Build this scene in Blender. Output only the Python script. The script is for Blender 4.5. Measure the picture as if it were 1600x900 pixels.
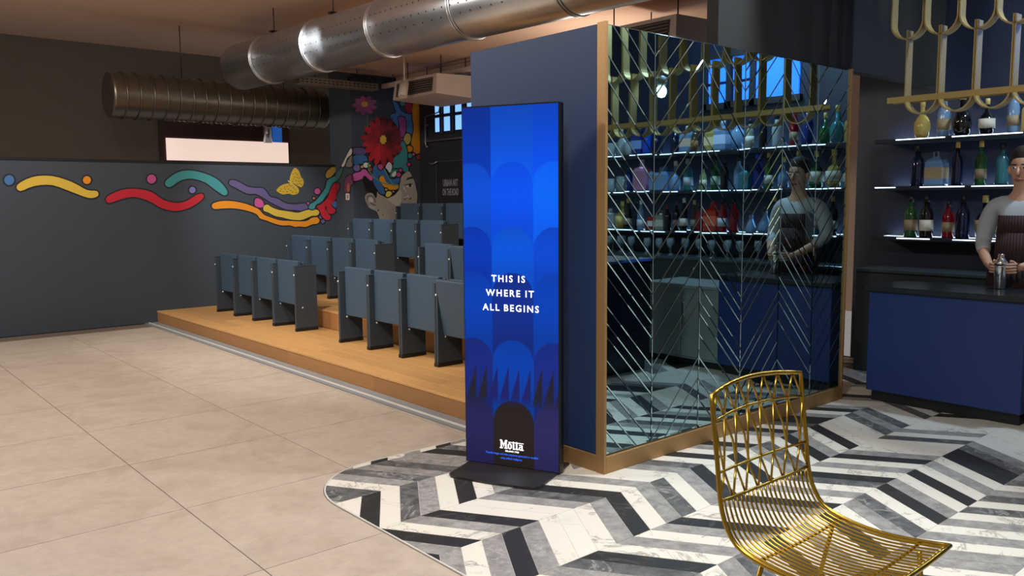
import bpy, math, random
from mathutils import Vector, Matrix

# ------------------------------------------------------------------ clear
for o in list(bpy.data.objects):
    bpy.data.objects.remove(o)
scene = bpy.context.scene
COL = scene.collection
random.seed(7)
PI = math.pi

# ------------------------------------------------------------------ camera
# world: X runs along the mirrored partition, Y along the seat rows, Z up (metres)
F_PX, PITCH, ROLL, YAW, CAM_H = 1300.17, 0.10505, 0.00753, 0.8624, 1.45
fwd = Vector((math.cos(YAW) * math.cos(PITCH), math.sin(YAW) * math.cos(PITCH), -math.sin(PITCH)))
rgt = Vector((math.sin(YAW), -math.cos(YAW), 0))
dwn = fwd.cross(rgt)
r2 = math.cos(ROLL) * rgt + math.sin(ROLL) * dwn
d2 = -math.sin(ROLL) * rgt + math.cos(ROLL) * dwn
cam_data = bpy.data.cameras.new('camera')
cam_data.sensor_width = 36.0
cam_data.lens = F_PX / 1600.0 * 36.0
cam_data.clip_start = 0.05
cam = bpy.data.objects.new('camera', cam_data)
COL.objects.link(cam)
cam.matrix_world = Matrix(((r2.x, -d2.x, -fwd.x, 0), (r2.y, -d2.y, -fwd.y, 0), (r2.z, -d2.z, -fwd.z, CAM_H), (0, 0, 0, 1)))
scene.camera = cam

# ------------------------------------------------------------------ view, world, lights
vs = scene.view_settings
vs.view_transform = 'Standard'
vs.look = 'None'
vs.exposure = 0.0
vs.gamma = 1.0
vs.use_curve_mapping = False
world = bpy.data.worlds.new('world')
scene.world = world
world.use_nodes = True
bg = world.node_tree.nodes['Background']
bg.inputs['Color'].default_value = (0.95, 0.9, 0.86, 1)
bg.inputs['Strength'].default_value = 0.26

def area_lamp(name, loc, target, size, power, color=(1, 0.86, 0.7), spread=PI):
    d = bpy.data.lights.new(name, 'AREA')
    d.shape = 'DISK'
    d.size = size
    d.energy = power
    d.color = color
    d.spread = spread
    o = bpy.data.objects.new(name, d)
    COL.objects.link(o)
    o.location = loc
    o.rotation_euler = (Vector(target) - Vector(loc)).to_track_quat('-Z', 'Y').to_euler()
    return o

def spot_lamp(name, loc, target, power, angle, color=(1, 0.86, 0.7), blend=0.6, radius=0.06):
    d = bpy.data.lights.new(name, 'SPOT')
    d.energy = power
    d.spot_size = angle
    d.spot_blend = blend
    d.shadow_soft_size = radius
    d.color = color
    o = bpy.data.objects.new(name, d)
    COL.objects.link(o)
    o.location = loc
    o.rotation_euler = (Vector(target) - Vector(loc)).to_track_quat('-Z', 'Y').to_euler()
    return o

WARM = (1.0, 0.91, 0.80)
NEUT = (1.0, 0.955, 0.89)
# hall downlights and spots, with added fill lamps among them
area_lamp('ceiling_lamp_entrance', (0.6, 1.2, 3.6), (1.6, 2.2, 0), 0.5, 95, NEUT)
area_lamp('ceiling_lamp_hall', (0.9, 5.4, 3.6), (1.9, 5.6, 0), 0.5, 88, NEUT)
area_lamp('ceiling_lamp_hall_far', (0.6, 8.6, 3.6), (2.4, 8.6, 0.3), 0.5, 75, NEUT)
area_lamp('fill_lamp_aisle', (4.6, 1.5, 3.6), (4.6, 1.7, 0), 0.2, 95, (0.86, 0.95, 1.0))  # added fill that brightens the aisle floor, has no fixture
spot_lamp('stage_spot', (2.3, 6.2, 3.5), (4.2, 6.9, 0.3), 210, 1.3, NEUT)
spot_lamp('stage_spot_left', (1.7, 8.9, 3.5), (4.2, 8.6, 0.2), 130, 1.3, NEUT)
spot_lamp('mural_spot', (4.0, 7.9, 3.3), (5.4, 10.3, 1.4), 230, 1.2, (0.95, 0.97, 1.0))
spot_lamp('floor_spot', (1.4, 0.6, 3.5), (2.6, 2.4, 0.0), 150, 1.0, NEUT)
area_lamp('bar_lamp', (6.4, 1.2, 3.5), (6.7, 0.9, 0.9), 0.25, 60, (0.6, 0.8, 1.0))
area_lamp('fill_uplight_hall', (0.6, 6.2, 2.0), (1.6, 6.8, 3.7), 0.6, 34, (1.0, 0.86, 0.74))  # added fill aimed up to brighten the hall ceiling
area_lamp('fill_uplight_stage', (6.1, 5.7, 2.2), (6.1, 6.2, 3.7), 0.4, 17, (1.0, 0.86, 0.74))  # added fill aimed up at the dark ceiling over the platform

# ------------------------------------------------------------------ helpers
def lin(c):
    c = c / 255.0
    return c / 12.92 if c <= 0.04045 else ((c + 0.055) / 1.055) ** 2.4

def rgb(c):
    return (lin(c[0]), lin(c[1]), lin(c[2]), 1.0)

MATS = {}
def mk(name, col, rough=0.5, metal=0.0, var=0.08, scale=6.0, bump=0.0, stretch=None, spec=0.5, emis=None, estr=0.0, trans=0.0, rnd=0.0, coat=0.0):
    """procedural principled material: base colour broken up by noise, optional bump"""
    if name in MATS:
        return MATS[name]
    m = bpy.data.materials.new(name)
    m.use_nodes = True
    nt = m.node_tree
    b = nt.nodes['Principled BSDF']
    b.inputs['Roughness'].default_value = rough
    b.inputs['Metallic'].default_value = metal
    b.inputs['Specular IOR Level'].default_value = spec
    b.inputs['Transmission Weight'].default_value = trans
    b.inputs['Coat Weight'].default_value = coat
    base = rgb(col)
    tc = nt.nodes.new('ShaderNodeTexCoord')
    vec = tc.outputs['Object']
    if stretch:
        mp = nt.nodes.new('ShaderNodeMapping')
        mp.inputs['Scale'].default_value = stretch
        nt.links.new(vec, mp.inputs['Vector'])
        vec = mp.outputs['Vector']
    nz = nt.nodes.new('ShaderNodeTexNoise')
    nz.inputs['Scale'].default_value = scale
    nz.inputs['Detail'].default_value = 5
    nt.links.new(vec, nz.inputs['Vector'])
    ramp = nt.nodes.new('ShaderNodeMix')
    ramp.data_type = 'RGBA'
    ramp.inputs['A'].default_value = tuple(max(0, v * (1 - var)) for v in base[:3]) + (1,)
    ramp.inputs['B'].default_value = tuple(min(1, v * (1 + var)) for v in base[:3]) + (1,)
    nt.links.new(nz.outputs['Fac'], ramp.inputs['Factor'])
    out = ramp.outputs['Result']
    if rnd:
        oi = nt.nodes.new('ShaderNodeObjectInfo')
        hs = nt.nodes.new('ShaderNodeHueSaturation')
        mr = nt.nodes.new('ShaderNodeMapRange')
        mr.inputs['To Min'].default_value = 1 - rnd
        mr.inputs['To Max'].default_value = 1 + rnd
        nt.links.new(oi.outputs['Random'], mr.inputs['Value'])
        nt.links.new(mr.outputs['Result'], hs.inputs['Value'])
        nt.links.new(out, hs.inputs['Color'])
        out = hs.outputs['Color']
    nt.links.new(out, b.inputs['Base Color'])
    if bump:
        bp = nt.nodes.new('ShaderNodeBump')
        bp.inputs['Strength'].default_value = bump
        bp.inputs['Distance'].default_value = 0.01
        nt.links.new(nz.outputs['Fac'], bp.inputs['Height'])
        nt.links.new(bp.outputs['Normal'], b.inputs['Normal'])
    if emis:
        b.inputs['Emission Color'].default_value = rgb(emis)
        b.inputs['Emission Strength'].default_value = estr
    MATS[name] = m
    return m

def stone(name, base, vein, amount, scale=2.2, width=0.03, rough=0.35, mottled=0.0):
    """marble: thin veins from a distorted noise ridge, shifted per piece"""
    m = bpy.data.materials.new(name)
    m.use_nodes = True
    nt = m.node_tree
    N, L = nt.nodes, nt.links
    b = N['Principled BSDF']
    b.inputs['Roughness'].default_value = rough
    tc = N.new('ShaderNodeTexCoord')
    oi = N.new('ShaderNodeObjectInfo')
    ml = N.new('ShaderNodeVectorMath'); ml.operation = 'SCALE'
    cb = N.new('ShaderNodeCombineXYZ')
    for k in range(3):
        L.new(oi.outputs['Random'], cb.inputs[k])
    L.new(cb.outputs[0], ml.inputs[0]); ml.inputs['Scale'].default_value = 37.0
    ad = N.new('ShaderNodeVectorMath'); ad.operation = 'ADD'
    L.new(tc.outputs['Object'], ad.inputs[0]); L.new(ml.outputs[0], ad.inputs[1])
    n1 = N.new('ShaderNodeTexNoise')
    n1.inputs['Scale'].default_value = scale; n1.inputs['Detail'].default_value = 7
    n1.inputs['Roughness'].default_value = 0.62; n1.inputs['Distortion'].default_value = 1.6
    L.new(ad.outputs[0], n1.inputs['Vector'])
    s = N.new('ShaderNodeMath'); s.operation = 'SUBTRACT'; s.inputs[1].default_value = 0.5
    L.new(n1.outputs['Fac'], s.inputs[0])
    a = N.new('ShaderNodeMath'); a.operation = 'ABSOLUTE'; L.new(s.outputs[0], a.inputs[0])
    mr = N.new('ShaderNodeMapRange')
    mr.inputs['From Min'].default_value = 0; mr.inputs['From Max'].default_value = width
    mr.inputs['To Min'].default_value = amount; mr.inputs['To Max'].default_value = 0
    L.new(a.outputs[0], mr.inputs['Value'])
    # veins come and go
    n2 = N.new('ShaderNodeTexNoise'); n2.inputs['Scale'].default_value = 4.5; n2.inputs['Detail'].default_value = 3
    L.new(ad.outputs[0], n2.inputs['Vector'])
    m2 = N.new('ShaderNodeMapRange')
    m2.inputs['From Min'].default_value = 0.42; m2.inputs['From Max'].default_value = 0.62
    L.new(n2.outputs['Fac'], m2.inputs['Value'])
    mu = N.new('ShaderNodeMath'); mu.operation = 'MULTIPLY'
    L.new(mr.outputs['Result'], mu.inputs[0]); L.new(m2.outputs['Result'], mu.inputs[1])
    n3 = N.new('ShaderNodeTexNoise'); n3.inputs['Scale'].default_value = 16; n3.inputs['Detail'].default_value = 6
    n3.inputs['Roughness'].default_value = 0.7
    L.new(ad.outputs[0], n3.inputs['Vector'])
    bs = N.new('ShaderNodeMix'); bs.data_type = 'RGBA'
    c0 = rgb(base)
    bs.inputs['A'].default_value = tuple(v * (1 - mottled) for v in c0[:3]) + (1,)
    bs.inputs['B'].default_value = tuple(min(1, v * (1 + mottled)) for v in c0[:3]) + (1,)
    m3 = N.new('ShaderNodeMapRange'); m3.inputs['From Min'].default_value = 0.36; m3.inputs['From Max'].default_value = 0.64
    L.new(n3.outputs['Fac'], m3.inputs['Value']); L.new(m3.outputs['Result'], bs.inputs['Factor'])
    mx = N.new('ShaderNodeMix'); mx.data_type = 'RGBA'
    L.new(mu.outputs[0], mx.inputs['Factor'])
    L.new(bs.outputs['Result'], mx.inputs['A'])
    mx.inputs['B'].default_value = rgb(vein)
    L.new(mx.outputs['Result'], b.inputs['Base Color'])
    MATS[name] = m
    return m

class MB:
    """collects faces; build() links them as one mesh object"""
    def __init__(s):
        s.v, s.f, s.m, s.sm = [], [], [], []
        s.smooth = False
    def _face(s, idx, m):
        s.f.append(tuple(idx)); s.m.append(m); s.sm.append(s.smooth)
    def quad(s, pts, m=0):
        n = len(s.v); s.v += [tuple(p) for p in pts]; s._face(range(n, n + len(pts)), m); return s
    def box(s, x0, x1, y0, y1, z0, z1, m=0, c=0.0):
        if c <= 0:
            n = len(s.v)
            s.v += [(x0, y0, z0), (x1, y0, z0), (x1, y1, z0), (x0, y1, z0), (x0, y0, z1), (x1, y0, z1), (x1, y1, z1), (x0, y1, z1)]
            for f in ((3, 2, 1, 0), (4, 5, 6, 7), (0, 1, 5, 4), (1, 2, 6, 5), (2, 3, 7, 6), (3, 0, 4, 7)):
                s._face([n + i for i in f], m)
            return s
        lo, hi = (x0, y0, z0), (x1, y1, z1)
        c = min(c, (x1 - x0) * 0.45, (y1 - y0) * 0.45, (z1 - z0) * 0.45)
        idx = {}
        for sx in (0, 1):
            for sy in (0, 1):
                for sz in (0, 1):
                    sg = (sx, sy, sz)
                    for ax in range(3):
                        p = []
                        for k in range(3):
                            q = hi[k] if sg[k] else lo[k]
                            if k != ax:
                                q += -c if sg[k] else c
                            p.append(q)
                        idx[(sg, ax)] = len(s.v); s.v.append(tuple(p))
        def orient(ids, nrm):
            a, b, d = (Vector(s.v[ids[0]]), Vector(s.v[ids[1]]), Vector(s.v[ids[2]]))
            if (b - a).cross(d - a).dot(nrm) < 0:
                ids = ids[::-1]
            s._face(ids, m)
        for ax in range(3):
            o1, o2 = [k for k in range(3) if k != ax]
            for sd in (0, 1):
                ids = []
                for (p, q) in ((0, 0), (1, 0), (1, 1), (0, 1)):
                    sg = [0, 0, 0]; sg[ax] = sd; sg[o1] = p; sg[o2] = q
                    ids.append(idx[(tuple(sg), ax)])
                nr = Vector((0, 0, 0)); nr[ax] = 1 if sd else -1
                orient(ids, nr)
            for p in (0, 1):
                for q in (0, 1):
                    s0 = [0, 0, 0]; s0[o1] = p; s0[o2] = q
                    s1 = list(s0); s1[ax] = 1
                    s0, s1 = tuple(s0), tuple(s1)
                    nr = Vector((0, 0, 0)); nr[o1] = 1 if p else -1; nr[o2] = 1 if q else -1
                    orient([idx[(s0, o1)], idx[(s1, o1)], idx[(s1, o2)], idx[(s0, o2)]], nr)
        for sx in (0, 1):
            for sy in (0, 1):
                for sz in (0, 1):
                    sg = (sx, sy, sz)
                    orient([idx[(sg, 0)], idx[(sg, 1)], idx[(sg, 2)]], Vector((sx - .5, sy - .5, sz - .5)))
        return s
    def tube(s, path, r, seg=8, m=0, closed=False, caps=True):
        path = [Vector(p) for p in path]
        n = len(path)
        rings = []
        sm, s.smooth = s.smooth, True
        nrm = None
        for i, p in enumerate(path):
            if closed:
                t = path[(i + 1) % n] - path[i - 1]
            else:
                t = path[min(i + 1, n - 1)] - path[max(i - 1, 0)]
            t.normalize()
            if nrm is None:
                up = Vector((0, 0, 1)) if abs(t.z) < 0.9 else Vector((1, 0, 0))
                nrm = (up - t * up.dot(t)).normalized()
            else:
                nrm = (nrm - t * nrm.dot(t)).normalized()
            bn = t.cross(nrm)
            rr = r[i] if isinstance(r, (list, tuple)) else r
            k = len(s.v)
            for j in range(seg):
                a = 2 * PI * j / seg
                s.v.append(tuple(p + nrm * (rr * math.cos(a)) + bn * (rr * math.sin(a))))
            rings.append(k)
        for i in range(n if closed else n - 1):
            a, b = rings[i], rings[(i + 1) % n]
            for j in range(seg):
                s._face((a + j, a + (j + 1) % seg, b + (j + 1) % seg, b + j), m)
        s.smooth = False
        if caps and not closed:
            s._face([rings[0] + j for j in range(seg)][::-1], m)
            s._face([rings[-1] + j for j in range(seg)], m)
        s.smooth = sm
        return s
    def lathe(s, prof, c=(0, 0, 0), seg=16, m=0, sq=0.0):
        """prof: list of (radius, z); sq > 0 squares the section"""
        sm, s.smooth = s.smooth, sq == 0
        rings = []
        for r, z in prof:
            k = len(s.v)
            for j in range(seg):
                a = 2 * PI * j / seg
                ca, sa = math.cos(a), math.sin(a)
                q = 1.0
                if sq:
                    q = 1 + sq * (1 / max(abs(ca), abs(sa)) - 1)
                s.v.append((c[0] + r * ca * q, c[1] + r * sa * q, c[2] + z))
            rings.append(k)
        for a, b in zip(rings, rings[1:]):
            for j in range(seg):
                s._face((a + j, a + (j + 1) % seg, b + (j + 1) % seg, b + j), m)
        s.smooth = False
        s._face([rings[0] + j for j in range(seg)][::-1], m)
        s._face([rings[-1] + j for j in range(seg)], m)
        s.smooth = sm
        return s
    def prism(s, poly, z0, z1, m=0, inset=0.0):
        """poly: ccw list of (x, y)"""
        n = len(s.v); k = len(poly)
        s.v += [(x, y, z0) for x, y in poly] + [(x, y, z1) for x, y in poly]
        s._face([n + k + i for i in range(k)], m)
        s._face([n + i for i in range(k)][::-1], m)
        for i in range(k):
            j = (i + 1) % k
            s._face((n + i, n + j, n + k + j, n + k + i), m)
        return s
    def xform(s, fn):
        s.v = [tuple(fn(Vector(p))) for p in s.v]; return s
    def mesh(s, name, mats):
        me = bpy.data.meshes.new(name)
        me.from_pydata(s.v, [], s.f)
        for mt in (mats if isinstance(mats, (list, tuple)) else [mats]):
            me.materials.append(mt)
        me.polygons.foreach_set('material_index', s.m)
        me.polygons.foreach_set('use_smooth', s.sm)
        me.update()
        return me
    def build(s, name, mats, parent=None):
        return link(name, s.mesh(name, mats), parent)

def link(name, data, parent=None):
    o = bpy.data.objects.new(name, data)
    COL.objects.link(o)
    if parent is not None:
        o.parent = parent
    return o

def tag(o, label=None, cat=None, group=None, kind=None):
    if label: o['label'] = label
    if cat: o['category'] = cat
    if group: o['group'] = group
    if kind: o['kind'] = kind
    return o

def thing(name, label, cat, loc=(0, 0, 0), rz=0.0, group=None, kind=None):
    o = bpy.data.objects.new(name, None)
    o.empty_display_size = 0.1
    COL.objects.link(o)
    o.location = loc
    o.rotation_euler = (0, 0, rz)
    return tag(o, label, cat, group, kind)

def dup(root, loc=None, rz=None, label=None, group=None):
    r = root.copy(); COL.objects.link(r)
    if loc is not None: r.location = loc
    if rz is not None: r.rotation_euler = (0, 0, rz)
    if label: r['label'] = label
    if group: r['group'] = group
    for ch in list(root.children):
        c = ch.copy(); COL.objects.link(c); c.parent = r
        for g in list(ch.children):
            d = g.copy(); COL.objects.link(d); d.parent = c
    return r

def text_mesh(body, size, mat, spacing=1.0, bold=0.0, line=1.0, align='CENTER', xs=1.0):
    cu = bpy.data.curves.new('lettering', 'FONT')
    cu.body = body; cu.size = size; cu.space_character = spacing; cu.offset = bold; cu.space_line = line
    cu.align_x = align; cu.align_y = 'CENTER'; cu.resolution_u = 3
    t = bpy.data.objects.new('lettering', cu); COL.objects.link(t)
    dg = bpy.context.evaluated_depsgraph_get()
    me = bpy.data.meshes.new_from_object(t.evaluated_get(dg))
    bpy.data.objects.remove(t); bpy.data.curves.remove(cu)
    me.materials.clear(); me.materials.append(mat)
    for v in me.vertices:
        v.co.x *= xs
    return me

def clip(poly, a, b, c):
    """keep the part of a convex polygon where a*x + b*y <= c"""
    out = []
    for i in range(len(poly)):
        p, q = poly[i], poly[(i + 1) % len(poly)]
        dp, dq = a * p[0] + b * p[1] - c, a * q[0] + b * q[1] - c
        if dp <= 0: out.append(p)
        if (dp < 0 < dq) or (dq < 0 < dp):
            t = dp / (dp - dq)
            out.append((p[0] + t * (q[0] - p[0]), p[1] + t * (q[1] - p[1])))
    return out

def area2(poly):
    return sum(poly[i][0] * poly[(i + 1) % len(poly)][1] - poly[(i + 1) % len(poly)][0] * poly[i][1] for i in range(len(poly))) / 2

def shrink(poly, d):
    """inset a convex ccw polygon by d"""
    out = list(poly)
    for i in range(len(poly)):
        p, q = poly[i], poly[(i + 1) % len(poly)]
        ex, ey = q[0] - p[0], q[1] - p[1]
        l = math.hypot(ex, ey)
        if l < 1e-6: continue
        nx, ny = ey / l, -ex / l          # outward normal of a ccw polygon
        out = clip(out, nx, ny, nx * p[0] + ny * p[1] - d)
        if len(out) < 3: return []
    return out

def spline(pts, n=4):
    """closed Catmull-Rom through pts"""
    out = []
    k = len(pts)
    for i in range(k):
        p0, p1, p2, p3 = pts[i - 1], pts[i], pts[(i + 1) % k], pts[(i + 2) % k]
        for j in range(n):
            t = j / n
            out.append(tuple(0.5 * (2 * p1[d] + (p2[d] - p0[d]) * t + (2 * p0[d] - 5 * p1[d] + 4 * p2[d] - p3[d]) * t * t + (3 * p1[d] - p0[d] - 3 * p2[d] + p3[d]) * t ** 3) for d in (0, 1)))
    return out

def frame_size(P):
    """distance along the view axis, for ordering pieces by how large they show"""
    q = Vector(P) - Vector((0, 0, CAM_H))
    return q.dot(fwd), q.dot(rgt)

# ------------------------------------------------------------------ materials
M_white = stone('marble_white', (226, 220, 208), (120, 112, 104), 0.8, 2.4, 0.02, rough=0.4)
M_plain = stone('marble_ivory', (228, 224, 212), (200, 192, 180), 0.3, 2.0, 0.03)
M_grey = stone('marble_grey', (146, 143, 140), (196, 194, 190), 0.5, 5.0, 0.02, rough=0.45, mottled=0.3)
M_dark = stone('marble_dark_grey', (92, 92, 92), (184, 182, 178), 0.7, 4.0, 0.025, rough=0.45, mottled=0.45)
M_black = stone('marble_black', (40, 39, 39), (150, 146, 140), 0.35, 1.6, 0.006, rough=0.5)
M_grout = mk('grout', (205, 200, 190), 0.9)
M_beige = stone('beige_stoneware', (184, 170, 155), (152, 136, 120), 0.4, 1.1, 0.10, rough=0.5, mottled=0.07)
M_joint = mk('tile_joint', (110, 96, 84), 0.9)
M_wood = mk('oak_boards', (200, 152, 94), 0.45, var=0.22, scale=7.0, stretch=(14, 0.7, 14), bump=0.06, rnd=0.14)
M_woodr = mk('oak_risers_shaded', (158, 112, 66), 0.5, var=0.22, scale=7.0, stretch=(14, 0.7, 14), rnd=0.12)  # same oak darkened, the risers' shade is put into the colour
M_seat = mk('seat_blue_grey', (58, 78, 96), 0.5, var=0.05, scale=30)
M_panel = mk('seat_panel_grey', (54, 65, 76), 0.5, var=0.05, scale=30)
M_blackp = mk('black_plastic', (20, 20, 22), 0.5)
M_chrome = mk('chrome', (220, 220, 222), 0.18, 1.0)
M_bolt = mk('bolt_steel', (226, 226, 226), 0.3, 0.3)
M_brass = mk('brushed_brass', (162, 127, 82), 0.48, 0.55, var=0.1, scale=5, stretch=(1, 1, 30))
M_brassw = mk('gold_wire', (172, 140, 54), 0.3, 1.0, var=0.08)
M_brassl = mk('brass_loop', (176, 150, 92), 0.45, 0.4, var=0.08)
M_navy = mk('navy_paint', (25, 48, 86), 0.5, var=0.06, scale=3, spec=0.3)
M_mirror = mk('tinted_mirror', (160, 190, 198), 0.015, 1.0, var=0.02)
M_mback = mk('mirror_backing', (8, 14, 16), 0.3)
M_steel = mk('galvanised_steel', (204, 206, 209), 0.3, 0.93, var=0.16, scale=7, bump=0.03)
M_flex = mk('flexible_foil', (120, 112, 100), 0.35, 0.9, var=0.2, scale=12)
M_ceil = mk('ceiling_plaster', (204, 172, 150), 0.85, var=0.04, scale=2)
M_ceild = mk('ceiling_beam_paint', (188, 166, 146), 0.85, var=0.04)
M_wall = mk('charcoal_wall', (58, 66, 75), 0.75, var=0.06, scale=3)
M_walld = mk('black_blue_wall', (24, 24, 34), 0.8)
M_wallb = mk('umber_wall', (92, 82, 72), 0.85)
M_bulk = mk('black_bulkhead', (20, 19, 19), 0.8)
M_barw = mk('bar_back_wall', (14, 26, 48), 0.5)
M_bare = mk('bar_blue', (22, 50, 112), 0.42, var=0.06)
M_bark = mk('bar_dark_navy', (16, 20, 42), 0.35)
M_inox = mk('stainless_steel', (170, 176, 174), 0.35, 0.5, var=0.1, stretch=(1, 1, 20))
M_ledb = mk('led_inlay', (220, 235, 255), 0.5, emis=(205, 228, 255), estr=7.0)
M_led = mk('led_strip', (220, 235, 255), 0.5, emis=(225, 238, 255), estr=4.0)
M_pane = mk('daylight_pane', (150, 190, 240), 0.3, emis=(120, 176, 255), estr=1.3)
M_panec = mk('bar_window_pane', (60, 120, 240), 0.3, emis=(40, 120, 255), estr=1.6)
M_frame = mk('window_frame', (20, 20, 26), 0.6)
M_acw = mk('air_conditioner_white', (206, 190, 178), 0.6)
M_grille = mk('grille_dark', (60, 52, 46), 0.7)
M_alum = mk('anodised_aluminium', (136, 139, 141), 0.5, 0.1)
M_alumw = mk('bright_metal_edge', (236, 234, 228), 0.35, 0.3)
M_screen_w = mk('screen_white', (255, 255, 255), 0.5, emis=(255, 255, 255), estr=0.95)
M_screen_b = mk('screen_blue', (30, 90, 230), 0.5, emis=(36, 96, 235), estr=0.9)
M_totem = mk('totem_black', (14, 14, 16), 0.35)
M_plate = mk('base_plate_black', (40, 38, 37), 0.45, var=0.1)
M_ink = mk('wall_lettering', (128, 128, 134), 0.8)
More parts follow.
